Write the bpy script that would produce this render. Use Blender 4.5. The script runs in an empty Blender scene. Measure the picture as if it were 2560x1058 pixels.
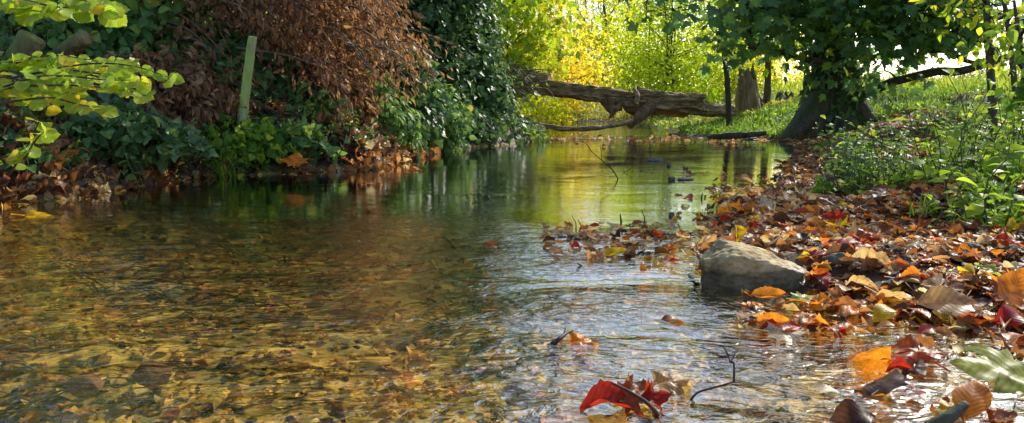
import bpy, math, random
import numpy as np
from mathutils import Vector, noise as mnoise

random.seed(7)
RG = np.random.default_rng(11)
SC = bpy.context.scene
COL = SC.collection
PI = math.pi

# ------------------------------------------------------------------ camera
H_CAM, FPX = 0.5, 2000.0
PITCH = math.atan((529 - 250) / FPX)
cs, sn = math.cos(PITCH), math.sin(PITCH)
cam_d = bpy.data.cameras.new("camera")
cam = bpy.data.objects.new("camera", cam_d)
COL.objects.link(cam)
cam.location = (0, 0, H_CAM)
cam.rotation_euler = (PI / 2 - PITCH, 0, 0)
cam_d.sensor_width = 36
cam_d.lens = 36 * FPX / 2560
cam_d.clip_start = 0.05
cam_d.clip_end = 2000
SC.camera = cam

def ray(px, py):
    xc, yc = (px - 1280) / FPX, (529 - py) / FPX
    return np.array([xc, cs + yc * sn, -sn + yc * cs])

def G(px, py, z=0.0):                 # where that line of sight meets height z
    d = ray(px, py)
    t = (z - H_CAM) / d[2]
    return np.array([d[0] * t, d[1] * t, z])

def W(px, py, Y):                     # the point of that line of sight at distance Y
    d = ray(px, py)
    t = Y / d[1]
    return np.array([d[0] * t, Y, H_CAM + d[2] * t])

# ------------------------------------------------------------------ mesh building
class MB:
    def __init__(s):
        s.V, s.T, s.Q, s.A, s.n = [], [], [], [], 0
    def add(s, V, T=None, Q=None, A=None):
        V = np.asarray(V, float).reshape(-1, 3)
        if T is not None and len(T): s.T.append(np.asarray(T, int).reshape(-1, 3) + s.n)
        if Q is not None and len(Q): s.Q.append(np.asarray(Q, int).reshape(-1, 4) + s.n)
        s.V.append(V)
        s.A.append(np.zeros((len(V), 3)) + 0.5 if A is None else np.asarray(A, float).reshape(-1, 3))
        s.n += len(V)
    def mesh(s, name, m, smooth=True):
        me = bpy.data.meshes.new(name)
        V = np.concatenate(s.V); A = np.concatenate(s.A)
        T = np.concatenate(s.T) if s.T else np.zeros((0, 3), int)
        Q = np.concatenate(s.Q) if s.Q else np.zeros((0, 4), int)
        me.vertices.add(len(V)); me.vertices.foreach_set("co", V.astype(np.float32).ravel())
        nl = len(T) * 3 + len(Q) * 4
        me.loops.add(nl)
        me.loops.foreach_set("vertex_index", np.concatenate([T.ravel(), Q.ravel()]).astype(np.int32))
        me.polygons.add(len(T) + len(Q))
        st = np.concatenate([np.arange(len(T)) * 3, len(T) * 3 + np.arange(len(Q)) * 4]).astype(np.int32)
        me.polygons.foreach_set("loop_start", st)
        at = me.attributes.new("lc", 'FLOAT_VECTOR', 'POINT')
        at.data.foreach_set("vector", A.astype(np.float32).ravel())
        me.update(calc_edges=True)
        me.polygons.foreach_set("use_smooth", np.full(len(T) + len(Q), smooth))
        if m: me.materials.append(m)
        return me
    def build(s, name, m, parent=None, smooth=True, origin=None):
        if origin is not None:
            s.V = [v - np.asarray(origin) for v in s.V]
        o = bpy.data.objects.new(name, s.mesh(name, m, smooth))
        COL.objects.link(o)
        if origin is not None: o.location = origin
        if parent is not None: o.parent = parent
        return o

def tag(o, label, cat, group=None, kind=None):
    o["label"] = label; o["category"] = cat
    if group: o["group"] = group
    if kind: o["kind"] = kind
    return o

def empty(name, loc, label, cat, group=None):
    o = bpy.data.objects.new(name, None); COL.objects.link(o)
    o.location = tuple(loc); o.empty_display_size = 0.1
    return tag(o, label, cat, group)

def part(mb, name, m, root, smooth=True):       # mesh given in world space, stored relative to its thing
    loc = np.array(root.location)
    mb.V = [v - loc for v in mb.V]
    return mb.build(name, m, root, smooth)

def norm(v):
    v = np.asarray(v, float)
    return v / (np.linalg.norm(v, axis=-1, keepdims=True) + 1e-9)

def smooth_path(P, n):
    P = np.asarray(P, float); m = len(P)
    t = np.linspace(0, m - 1, n); i = np.clip(t.astype(int), 0, m - 2); f = (t - i)[:, None]
    g = lambda k: P[np.clip(k, 0, m - 1)]
    p0, p1, p2, p3 = g(i - 1), g(i), g(i + 1), g(i + 2)
    return 0.5 * (2 * p1 + (p2 - p0) * f + (2 * p0 - 5 * p1 + 4 * p2 - p3) * f * f + (3 * p1 - p0 - 3 * p2 + p3) * f ** 3)

def fbm(P, sc, oct=3, seed=0.0):
    P = np.asarray(P, float); out = np.empty(len(P))
    for i, p in enumerate(P):
        out[i] = mnoise.fractal(Vector((p[0] * sc + seed, p[1] * sc + seed * 1.7, p[2] * sc - seed)), 1.0, 2.0, oct)
    return out

def tube(mb, P, R, k=6, n=None, rough=0.0, rs=20.0, cap=True, flute=None, rnd=None, ridge=0.0):
    P = np.asarray(P, float); R = np.asarray(R, float)
    if n:
        R = np.interp(np.linspace(0, 1, n), np.linspace(0, 1, len(R)), R)
        P = smooth_path(P, n)
    n = len(P)
    if len(R) != n: R = np.interp(np.linspace(0, 1, n), np.linspace(0, 1, len(R)), R)
    T = norm(np.gradient(P, axis=0))
    up = np.array([0.31, 0.2, 0.93]) if abs(T[0][2]) < 0.8 else np.array([0.9, 0.3, 0.1])
    X = norm(np.cross(T, up)); Y = np.cross(T, X)
    a = np.linspace(0, 2 * PI, k, endpoint=False)
    ca, sa = np.cos(a), np.sin(a)
    D = X[:, None, :] * ca[None, :, None] + Y[:, None, :] * sa[None, :, None]
    rr = np.repeat(R[:, None], k, 1)
    s = np.concatenate([[0], np.cumsum(np.linalg.norm(np.diff(P, axis=0), axis=1))])
    if flute is not None: rr = rr * flute(s[:, None] / max(s[-1], 1e-6), a[None, :])
    if rough:
        q = np.stack([np.repeat(ca[None], n, 0) * rr, np.repeat(sa[None], n, 0) * rr, np.repeat(s[:, None], k, 1) * 0.3], -1).reshape(-1, 3)
        f = fbm(q, rs, 3, P[0][0] * 3.1)
        if ridge: f = f * (1 - ridge) + ridge * (0.5 - np.abs(fbm(q, rs * 0.8, 2, 5.5)) * 2)
        rr = rr * (1 + rough * f.reshape(n, k))
    V = (P[:, None, :] + D * rr[:, :, None]).reshape(-1, 3)
    i = np.arange(n - 1)[:, None] * k; j = np.arange(k)[None, :]; j2 = (j + 1) % k
    Q = np.stack([i + j, i + j2, i + k + j2, i + k + j], -1).reshape(-1, 4)
    Tt = []
    if cap:
        V = np.vstack([V, P[:1], P[-1:]])
        jj = np.arange(k)
        Tt = np.concatenate([np.stack([np.full(k, n * k), (jj + 1) % k, jj], -1),
                             np.stack([np.full(k, n * k + 1), (n - 1) * k + jj, (n - 1) * k + (jj + 1) % k], -1)])
    mb.add(V, Tt, Q, np.tile([[0.5, 0.5, random.random() if rnd is None else rnd]], (len(V), 1)))

# ------------------------------------------------------------------ leaf templates: base at origin, along +Y, normal +Z
def strip_leaf(prof, fold=0.25, curl=0.2, jag=0.0, seed=0, twist=0.0):
    rg = np.random.default_rng(seed)
    vs = np.linspace(0, 1, len(prof)); V, T = [], []
    for v, w in zip(vs, prof):
        for sgn in (-1, 0, 1):
            j = 1 + jag * rg.uniform(-1, 1)
            x = sgn * w * j
            z = fold * abs(x) - curl * (v - 0.3) ** 2 + (jag * 0.12 * rg.uniform(-1, 1) if sgn else 0) + twist * x * v
            V.append((x, v, z))
    for r in range(len(prof) - 1):
        b = r * 3
        for c in (0, 1):
            T += [(b + c, b + c + 1, b + c + 4), (b + c, b + c + 4, b + c + 3)]
    V = np.array(V)
    return V, np.array(T), np.column_stack([V[:, 0], V[:, 1]])

def fan_leaf(outline, curl=0.3, fold=0.15, warp=0.1, seed=0, stalk=0.0):
    rg = np.random.default_rng(seed)
    O = np.array(outline, float); c = np.array([0, 0.36]); n = len(O)
    M = c + (O - c) * 0.55
    P = np.vstack([c[None], M, O])
    z = fold * np.abs(P[:, 0]) - curl * ((P[:, 0]) ** 2 + (P[:, 1] - 0.36) ** 2) * rg.choice([1, 1, -0.7])
    z[1:n + 1] += warp * 0.35 * rg.uniform(-1, 1, n); z[n + 1:] += warp * rg.uniform(-1, 1, n)
    T = []
    for i in range(n):
        j = (i + 1) % n
        T += [(0, 1 + i, 1 + j), (1 + i, n + 1 + i, n + 1 + j), (1 + i, n + 1 + j, 1 + j)]
    V = np.column_stack([P, z])
    if stalk:
        b = len(V); w = 0.012
        V = np.vstack([V, [(-w, 0.1, 0), (w, 0.1, 0), (-w, -stalk, 0.12 * stalk), (w, -stalk, 0.12 * stalk), (0, 0.1, w * 2), (0, -stalk, 0.12 * stalk + w * 2)]])
        T += [(b, b + 1, b + 3), (b, b + 3, b + 2), (b, b + 4, b + 5), (b, b + 5, b + 2), (b + 1, b + 4, b + 5), (b + 1, b + 5, b + 3)]
    return V, np.array(T), V[:, :2].copy()

half = [(0.05, 0.02), (0.22, -0.06), (0.30, 0.10), (0.52, 0.12), (0.40, 0.27), (0.56, 0.44), (0.62, 0.62), (0.40, 0.54), (0.26, 0.50), (0.24, 0.70), (0.13, 0.82)]
MAPLE = half + [(0, 1.0)] + [(-x, y) for x, y in half[::-1]]
rr_ = [(0.10, 0.0), (0.27, 0.02), (0.38, 0.14), (0.42, 0.28), (0.45, 0.40), (0.40, 0.52), (0.40, 0.62), (0.30, 0.72), (0.24, 0.82), (0.12, 0.88)]
ROUND = rr_ + [(0, 1.0)] + [(-x, y) for x, y in rr_[::-1]]
IVY_ = [(0.06, 0.0), (0.30, -0.02), (0.45, 0.25), (0.28, 0.42), (0.18, 0.70)]
IVY = IVY_ + [(0, 1.0)] + [(-x, y) for x, y in IVY_[::-1]]
def lite(outline, seed=0, warp=0.06, fold=0.2):        # outline fan without middle ring
    rg = np.random.default_rng(seed)
    O = np.array(outline, float); n = len(O)
    P = np.vstack([[(0, 0.36)], O]); z = fold * np.abs(P[:, 0]) + np.r_[0, warp * rg.uniform(-1, 1, n)]
    T = [(0, 1 + i, 1 + (i + 1) % n) for i in range(n)]
    V = np.column_stack([P, z]); return V, np.array(T), P.copy()
OV = [0.0, 0.20, 0.30, 0.27, 0.14, 0.0]
T_OVATE = [strip_leaf(OV, 0.3, 0.3, 0.1, i) for i in range(4)]
T_DRY = [strip_leaf([0.0, 0.12, 0.145, 0.09, 0.0], 1.1, 0.5, 0.25, i, tw) for i, tw in enumerate((-1, 0.6, 1.2, -0.4))]
T_SMALL = [strip_leaf([0.02, 0.30, 0.22, 0.0], 0.3, 0.3, 0.1, i) for i in range(3)]
T_MAPLE = [lite(MAPLE, i, 0.05, 0.12) for i in range(4)]
T_IVY = [lite(IVY, i) for i in range(3)]
T_ROUND = [fan_leaf(ROUND, 0.25, 0.15, 0.04, i, 0.18) for i in range(4)]
T_BLADE = [strip_leaf([0.03, 0.035, 0.028, 0.018, 0.0], 0.5, c, 0.0, i) for i, c in enumerate((0.3, 0.6, 1.0))]

def frames(Y, Nh):
    Y = norm(Y); X = norm(np.cross(Y, Nh)); Z = np.cross(X, Y)
    return np.stack([X, Y, Z], -1)

def leaves(mb, tmpls, P, Y, Nh, S, rnd=None, rg=RG):
    P = np.asarray(P); N = len(P)
    if N == 0: return
    S = np.broadcast_to(S, (N,)); Fm = frames(Y, Nh)
    rnd = rg.random(N) if rnd is None else rnd
    pick = rg.integers(0, len(tmpls), N)
    for k, (V, T, U) in enumerate(tmpls):
        idx = np.where(pick == k)[0]
        if not len(idx): continue
        m, nv = len(idx), len(V)
        VV = np.einsum('nij,vj->nvi', Fm[idx], V) * S[idx][:, None, None] + P[idx][:, None, :]
        TT = (T[None] + (np.arange(m) * nv)[:, None, None]).reshape(-1, 3)
        A = np.empty((m, nv, 3)); A[:, :, :2] = U[None]; A[:, :, 2] = rnd[idx][:, None]
        mb.add(VV.reshape(-1, 3), TT, None, A.reshape(-1, 3))

def rdir(n, rg=RG): return norm(rg.normal(size=(n, 3)))

# ------------------------------------------------------------------ materials
def newmat(name):
    m = bpy.data.materials.new(name); m.use_nodes = True
    nt = m.node_tree; nt.nodes.clear()
    o = nt.nodes.new("ShaderNodeOutputMaterial")
    return m, nt, o

def nd(nt, t, **kw):
    n = nt.nodes.new(t)
    for k, v in kw.items():
        if k in n.inputs: n.inputs[k].default_value = v
        else: setattr(n, k, v)
    return n

def ramp(nt, stops, interp='LINEAR'):
    r = nt.nodes.new("ShaderNodeValToRGB"); e = r.color_ramp; e.interpolation = interp
    while len(e.elements) < len(stops): e.elements.new(0.5)
    for el, (p, c) in zip(e.elements, stops):
        el.position = p; el.color = (*c, 1) if len(c) == 3 else c
    return r

def leaf_mat(name, stops, transl=0.5, rough=0.42, tboost=1.6, spec=0.4, veins=0.0, spots=0.35, noise_sc=28.0):
    m, nt, out = newmat(name); L = nt.links.new
    at = nd(nt, "ShaderNodeAttribute", attribute_name="lc")
    sp = nd(nt, "ShaderNodeSeparateXYZ"); L(at.outputs["Vector"], sp.inputs[0])
    r = ramp(nt, stops); L(sp.outputs[2], r.inputs[0])
    geo = nd(nt, "ShaderNodeNewGeometry")
    nz = nd(nt, "ShaderNodeTexNoise", Scale=noise_sc, Detail=3.0); L(geo.outputs["Position"], nz.inputs["Vector"])
    nr = ramp(nt, [(0.3, (1 - spots,) * 3), (0.7, (1.15,) * 3)]); L(nz.outputs[0], nr.inputs[0])
    mul = nd(nt, "ShaderNodeMix", data_type='RGBA', blend_type='MULTIPLY'); mul.inputs[0].default_value = 1
    L(r.outputs[0], mul.inputs[6]); L(nr.outputs[0], mul.inputs[7])
    colr = mul.outputs[2]
    if veins:
        ab = nd(nt, "ShaderNodeMath", operation='ABSOLUTE'); L(sp.outputs[0], ab.inputs[0])
        mm = nd(nt, "ShaderNodeMath", operation='MULTIPLY_ADD'); L(ab.outputs[0], mm.inputs[0]); mm.inputs[1].default_value = -0.75; L(sp.outputs[1], mm.inputs[2])
        m2 = nd(nt, "ShaderNodeMath", operation='MULTIPLY'); L(mm.outputs[0], m2.inputs[0]); m2.inputs[1].default_value = 62.0
        si = nd(nt, "ShaderNodeMath", operation='SINE'); L(m2.outputs[0], si.inputs[0])
        mid = nd(nt, "ShaderNodeMath", operation='LESS_THAN'); L(ab.outputs[0], mid.inputs[0]); mid.inputs[1].default_value = 0.012
        vr = ramp(nt, [(0.0, (1 - veins,) * 3), (0.55, (1,) * 3), (1.0, (1.1,) * 3)])
        m3 = nd(nt, "ShaderNodeMath", operation='MULTIPLY_ADD'); L(si.outputs[0], m3.inputs[0]); m3.inputs[1].default_value = 0.5; m3.inputs[2].default_value = 0.5
        m4 = nd(nt, "ShaderNodeMath", operation='ADD', use_clamp=True); L(m3.outputs[0], m4.inputs[0]); L(mid.outputs[0], m4.inputs[1])
        L(m4.outputs[0], vr.inputs[0])
        mv = nd(nt, "ShaderNodeMix", data_type='RGBA', blend_type='MULTIPLY'); mv.inputs[0].default_value = 1
        L(colr, mv.inputs[6]); L(vr.outputs[0], mv.inputs[7]); colr = mv.outputs[2]
    pb = nd(nt, "ShaderNodeBsdfPrincipled", Roughness=rough); pb.inputs["Specular IOR Level"].default_value = spec
    L(colr, pb.inputs["Base Color"])
    if veins:
        bp = nd(nt, "ShaderNodeBump", Strength=0.2, Distance=0.001); L(m4.outputs[0], bp.inputs["Height"]); L(bp.outputs[0], pb.inputs["Normal"])
    tb = nd(nt, "ShaderNodeMix", data_type='RGBA', blend_type='MULTIPLY'); tb.inputs[0].default_value = 1
    L(colr, tb.inputs[6]); tb.inputs[7].default_value = (tboost, tboost, tboost * 0.8, 1)
    tr = nd(nt, "ShaderNodeBsdfTranslucent"); L(tb.outputs[2], tr.inputs[0])
    mx = nd(nt, "ShaderNodeMixShader"); mx.inputs[0].default_value = transl
    L(pb.outputs[0], mx.inputs[1]); L(tr.outputs[0], mx.inputs[2]); L(mx.outputs[0], out.inputs[0])
    return m

def bark_mat(name, dark, light, moss=None, moss_amt=0.5, sc=(9, 9, 2.2), bump=0.02, scale=1.0):
    m, nt, out = newmat(name); L = nt.links.new
    tc = nd(nt, "ShaderNodeTexCoord")
    mp = nd(nt, "ShaderNodeMapping"); mp.inputs["Scale"].default_value = sc; L(tc.outputs["Object"], mp.inputs[0])
    n1 = nd(nt, "ShaderNodeTexNoise", Scale=2.2 * scale, Detail=9.0, Roughness=0.65); L(mp.outputs[0], n1.inputs["Vector"])
    vo = nd(nt, "ShaderNodeTexVoronoi", Scale=3.2 * scale); L(mp.outputs[0], vo.inputs["Vector"])
    r = ramp(nt, [(0.3, dark), (0.72, light)]); L(n1.outputs[0], r.inputs[0])
    c = r.outputs[0]
    if moss:
        geo = nd(nt, "ShaderNodeNewGeometry"); sx = nd(nt, "ShaderNodeSeparateXYZ"); L(geo.outputs["Normal"], sx.inputs[0])
        n2 = nd(nt, "ShaderNodeTexNoise", Scale=5.0, Detail=6.0); L(tc.outputs["Object"], n2.inputs["Vector"])
        ad = nd(nt, "ShaderNodeMath", operation='MULTIPLY_ADD'); L(sx.outputs[2], ad.inputs[0]); ad.inputs[1].default_value = 0.25; L(n2.outputs[0], ad.inputs[2])
        mr = ramp(nt, [(0.72 - 0.35 * moss_amt, (0, 0, 0)), (0.86 - 0.3 * moss_amt, (1, 1, 1))]); L(ad.outputs[0], mr.inputs[0])
        mx = nd(nt, "ShaderNodeMix", data_type='RGBA'); L(mr.outputs[0], mx.inputs[0]); L(c, mx.inputs[6]); mx.inputs[7].default_value = (*moss, 1); c = mx.outputs[2]
    pb = nd(nt, "ShaderNodeBsdfPrincipled", Roughness=0.85); L(c, pb.inputs["Base Color"])
    ht = nd(nt, "ShaderNodeMath", operation='ADD'); L(n1.outputs[0], ht.inputs[0]); L(vo.outputs[0], ht.inputs[1])
    b = nd(nt, "ShaderNodeBump", Strength=0.8, Distance=bump); L(ht.outputs[0], b.inputs["Height"]); L(b.outputs[0], pb.inputs["Normal"])
    L(pb.outputs[0], out.inputs[0]); return m

def rock_mat(name, stops, sc=14, wet=None, bump=0.01):
    m, nt, out = newmat(name); L = nt.links.new
    tc = nd(nt, "ShaderNodeTexCoord")
    n1 = nd(nt, "ShaderNodeTexNoise", Scale=float(sc), Detail=10.0, Roughness=0.68); L(tc.outputs["Object"], n1.inputs["Vector"])
    r = ramp(nt, stops); L(n1.outputs[0], r.inputs[0]); c = r.outputs[0]
    pb = nd(nt, "ShaderNodeBsdfPrincipled", Roughness=0.8)
    if wet is not None:                     # damp foot of the stone, dark and smooth
        geo = nd(nt, "ShaderNodeNewGeometry"); sx = nd(nt, "ShaderNodeSeparateXYZ"); L(geo.outputs["Position"], sx.inputs[0])
        n3 = nd(nt, "ShaderNodeTexNoise", Scale=18.0, Detail=4.0); L(tc.outputs["Object"], n3.inputs["Vector"])
        ma = nd(nt, "ShaderNodeMath", operation='MULTIPLY_ADD'); L(n3.outputs[0], ma.inputs[0]); ma.inputs[1].default_value = -0.05; L(sx.outputs[2], ma.inputs[2])
        mr = nd(nt, "ShaderNodeMapRange"); mr.inputs[1].default_value = wet - 0.03; mr.inputs[2].default_value = wet - 0.015; mr.inputs[3].default_value = 0.3; mr.inputs[4].default_value = 1.0
        L(ma.outputs[0], mr.inputs[0])
        mu = nd(nt, "ShaderNodeMix", data_type='RGBA', blend_type='MULTIPLY'); mu.inputs[0].default_value = 1; L(c, mu.inputs[6]); L(mr.outputs[0], mu.inputs[7]); c = mu.outputs[2]
        r2 = nd(nt, "ShaderNodeMapRange"); r2.inputs[1].default_value = 0.3; r2.inputs[2].default_value = 1; r2.inputs[3].default_value = 0.3; r2.inputs[4].default_value = 0.85
        L(mr.outputs[0], r2.inputs[0]); L(r2.outputs[0], pb.inputs["Roughness"])
    L(c, pb.inputs["Base Color"])
    n2 = nd(nt, "ShaderNodeTexNoise", Scale=sc * 2.5, Detail=8.0, Roughness=0.7); L(tc.outputs["Object"], n2.inputs["Vector"])
    b = nd(nt, "ShaderNodeBump", Strength=0.7, Distance=bump); L(n2.outputs[0], b.inputs["Height"]); L(b.outputs[0], pb.inputs["Normal"])
    L(pb.outputs[0], out.inputs[0]); return m

def flat_mat(name, stops, rough=0.8, spec=0.5, nsc=45.0, lo=0.55):
    m, nt, out = newmat(name); L = nt.links.new
    at = nd(nt, "ShaderNodeAttribute", attribute_name="lc"); sp = nd(nt, "ShaderNodeSeparateXYZ"); L(at.outputs["Vector"], sp.inputs[0])
    r = ramp(nt, stops); L(sp.outputs[2], r.inputs[0])
    geo = nd(nt, "ShaderNodeNewGeometry"); nz = nd(nt, "ShaderNodeTexNoise", Scale=nsc, Detail=5.0); L(geo.outputs["Position"], nz.inputs["Vector"])
    nr = ramp(nt, [(0.36, (lo, lo * 1.12, lo)), (0.62, (1.2,) * 3)]); L(nz.outputs[0], nr.inputs[0])
    mu = nd(nt, "ShaderNodeMix", data_type='RGBA', blend_type='MULTIPLY'); mu.inputs[0].default_value = 1; L(r.outputs[0], mu.inputs[6]); L(nr.outputs[0], mu.inputs[7])
    pb = nd(nt, "ShaderNodeBsdfPrincipled", Roughness=rough); pb.inputs["Specular IOR Level"].default_value = spec
    L(mu.outputs[2], pb.inputs["Base Color"]); L(pb.outputs[0], out.inputs[0]); return m

M = {}
M['yellow_green'] = leaf_mat("yellow_green_leaf", [(0, (0.34, 0.42, 0.02)), (0.5, (0.56, 0.58, 0.03)), (1, (0.72, 0.62, 0.04))], 0.6, spec=0.2, spots=0.25)
M['golden'] = leaf_mat("golden_leaf", [(0, (0.56, 0.54, 0.04)), (0.5, (0.76, 0.62, 0.05)), (0.85, (0.82, 0.60, 0.04)), (1, (0.80, 0.46, 0.03))], 0.6, spec=0.2, spots=0.25)
M['willow'] = leaf_mat("light_green_leaf", [(0, (0.28, 0.40, 0.02)), (0.5, (0.48, 0.58, 0.03)), (1, (0.62, 0.62, 0.04))], 0.6, spec=0.2, spots=0.25)
M['maple_green'] = leaf_mat("young_maple_leaf", [(0, (0.2, 0.32, 0.02)), (0.6, (0.42, 0.52, 0.03)), (1, (0.65, 0.55, 0.03))], 0.55, spec=0.2)
M['muted'] = leaf_mat("muted_leaf", [(0, (0.24, 0.26, 0.04)), (0.5, (0.44, 0.42, 0.07)), (1, (0.60, 0.48, 0.10))], 0.45, spec=0.2)
M['grey_green'] = leaf_mat("grey_green_leaf", [(0, (0.16, 0.19, 0.08)), (1, (0.32, 0.32, 0.13))], 0.35, spec=0.2)
M['sycamore'] = leaf_mat("sycamore_leaf", [(0, (0.075, 0.16, 0.06)), (0.55, (0.14, 0.25, 0.065)), (0.8, (0.24, 0.36, 0.06)), (1, (0.5, 0.5, 0.05))], 0.5, 0.5, 2.0, spec=0.35)
M['ivy'] = leaf_mat("ivy_leaf", [(0, (0.06, 0.12, 0.04)), (0.7, (0.13, 0.24, 0.065)), (1, (0.25, 0.36, 0.08))], 0.3, 0.45, spec=0.35)
M['bramble'] = leaf_mat("bramble_leaf", [(0, (0.10, 0.19, 0.055)), (0.6, (0.21, 0.36, 0.09)), (0.93, (0.34, 0.46, 0.09)), (1, (0.45, 0.36, 0.05))], 0.4, 0.5, spec=0.25)
M['dry'] = leaf_mat("withered_leaf", [(0, (0.16, 0.07, 0.034)), (0.5, (0.42, 0.205, 0.095)), (0.9, (0.60, 0.32, 0.15)), (1, (0.78, 0.52, 0.28))], 0.42, 0.5, 1.4, spec=0.3)
M['hazel'] = leaf_mat("hazel_leaf", [(0, (0.28, 0.42, 0.035)), (0.6, (0.42, 0.55, 0.05)), (0.9, (0.52, 0.56, 0.05)), (1, (0.75, 0.52, 0.03))], 0.5, 0.42, 1.5, spec=0.35, veins=0.25, spots=0.2)
M['herb'] = leaf_mat("herb_leaf", [(0, (0.10, 0.20, 0.03)), (0.6, (0.22, 0.36, 0.045)), (1, (0.55, 0.62, 0.06))], 0.55, 0.5, 1.8, spec=0.2)
M['grass'] = leaf_mat("grass_blade", [(0, (0.12, 0.24, 0.03)), (0.6, (0.25, 0.42, 0.045)), (1, (0.45, 0.5, 0.08))], 0.5, 0.4, 1.6, spec=0.3)
M['lime'] = leaf_mat("lime_leaf", [(0, (0.26, 0.40, 0.03)), (0.6, (0.46, 0.60, 0.05)), (1, (0.62, 0.66, 0.06))], 0.55, 0.45, 1.7, spec=0.25, spots=0.25)
M['meadow'] = leaf_mat("meadow_blade", [(0, (0.20, 0.30, 0.03)), (0.6, (0.34, 0.42, 0.04)), (1, (0.50, 0.48, 0.08))], 0.55, 0.5, 1.6, spec=0.2)
LITTER = [(0, (0.07, 0.03, 0.015)), (0.22, (0.20, 0.085, 0.035)), (0.42, (0.42, 0.17, 0.055)), (0.56, (0.58, 0.29, 0.11)), (0.68, (0.66, 0.44, 0.20)), (0.78, (0.76, 0.60, 0.33)), (0.86, (0.80, 0.23, 0.025)), (0.93, (0.65, 0.05, 0.018)), (1, (0.9, 0.58, 0.04))]
M['litter'] = leaf_mat("fallen_leaf_mix", LITTER, 0.42, 0.42, 1.9, spec=0.3, veins=0.12, spots=0.5)
FCOL = {'dark brown': (0.12, 0.05, 0.024), 'chestnut brown': (0.34, 0.13, 0.045), 'tan': (0.66, 0.40, 0.17), 'pale buff': (0.8, 0.63, 0.36),
        'orange': (0.85, 0.29, 0.025), 'crimson': (0.50, 0.035, 0.016), 'rust red': (0.54, 0.12, 0.03), 'yellow': (0.82, 0.55, 0.02), 'yellow-green': (0.5, 0.56, 0.08)}
for k, c in FCOL.items():
    d = tuple(x * 0.55 for x in c)
    M[k] = leaf_mat("fallen_" + k.replace(' ', '_').replace('-', '_'), [(0, d), (1, c)], 0.45, 0.40, 1.9, spec=0.3, veins=0.16, spots=0.5, noise_sc=45)
M['bark'] = bark_mat("grey_brown_bark", (0.035, 0.025, 0.017), (0.16, 0.12, 0.08), (0.06, 0.075, 0.02), 0.45)
M['bark_dark'] = bark_mat("dark_bark", (0.04, 0.029, 0.02), (0.18, 0.13, 0.08), (0.07, 0.09, 0.025), 0.4)
M['log'] = bark_mat("weathered_log_wood", (0.10, 0.052, 0.024), (0.86, 0.55, 0.28), (0.13, 0.11, 0.05), 0.2, (2.2, 7, 7), 0.06)
M['log_inner'] = bark_mat("red_heartwood", (0.10, 0.05, 0.025), (0.46, 0.26, 0.13), None, 0, (7, 7, 2.0), 0.03)
M['stump'] = bark_mat("pale_dead_wood", (0.10, 0.06, 0.03), (0.56, 0.37, 0.20), (0.10, 0.12, 0.03), 0.25, (10, 10, 1.3), 0.04)
M['post'] = bark_mat("mossy_post_wood", (0.16, 0.17, 0.06), (0.72, 0.72, 0.34), (0.46, 0.60, 0.10), 0.95, (16, 16, 2.2), 0.006)
M['mossy'] = bark_mat("mossy_cut_wood", (0.07, 0.048, 0.02), (0.36, 0.26, 0.11), (0.20, 0.21, 0.04), 0.6, (11, 11, 2.5), 0.02)
M['twig'] = flat_mat("twig_bark", [(0, (0.035, 0.022, 0.014)), (1, (0.10, 0.065, 0.04))], 0.6)
M['wet_twig'] = flat_mat("wet_twig_bark", [(0, (0.014, 0.010, 0.008)), (1, (0.035, 0.025, 0.018))], 0.3)
M['dry_twig'] = flat_mat("bleached_twig", [(0, (0.20, 0.15, 0.10)), (1, (0.36, 0.29, 0.2))], 0.8)
M['branch_twig'] = flat_mat("brown_twig", [(0, (0.12, 0.08, 0.05)), (1, (0.30, 0.21, 0.13))], 0.7)
M['stem'] = flat_mat("green_stem", [(0, (0.07, 0.09, 0.025)), (1, (0.14, 0.15, 0.05))], 0.6)
M['rock'] = rock_mat("pale_flinty_rock", [(0.34, (0.16, 0.10, 0.04)), (0.48, (0.54, 0.38, 0.165)), (0.66, (0.97, 0.73, 0.37))], 11, 0.045, 0.022)
M['stone'] = rock_mat("mossy_grey_stone", [(0.3, (0.05, 0.05, 0.03)), (0.7, (0.19, 0.18, 0.11))], 16, None, 0.01)
M['brick_stone'] = rock_mat("reddish_stone", [(0.3, (0.16, 0.055, 0.02)), (0.7, (0.42, 0.19, 0.08))], 20, None, 0.01)
M['gravel'] = flat_mat("stream_gravel", [(0, (0.08, 0.06, 0.02)), (0.45, (0.34, 0.22, 0.05)), (0.8, (0.85, 0.52, 0.10)), (1, (0.95, 0.74, 0.30))], 0.6, 0.2, 8.0, 0.16)
SUNK = [(0, (0.10, 0.06, 0.015)), (0.35, (0.42, 0.20, 0.04)), (0.6, (0.80, 0.44, 0.08)), (0.8, (0.95, 0.66, 0.16)), (0.92, (0.85, 0.27, 0.06)), (1, (0.45, 0.45, 0.08))]
M['sunken'] = leaf_mat("sunken_leaf", SUNK, 0.2, 0.5, 1.2, spec=0.2, spots=0.62, noise_sc=7)
M['weed'] = leaf_mat("water_weed", [(0, (0.03, 0.04, 0.008)), (1, (0.10, 0.10, 0.02))], 0.3, 0.5, spec=0.2)

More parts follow.
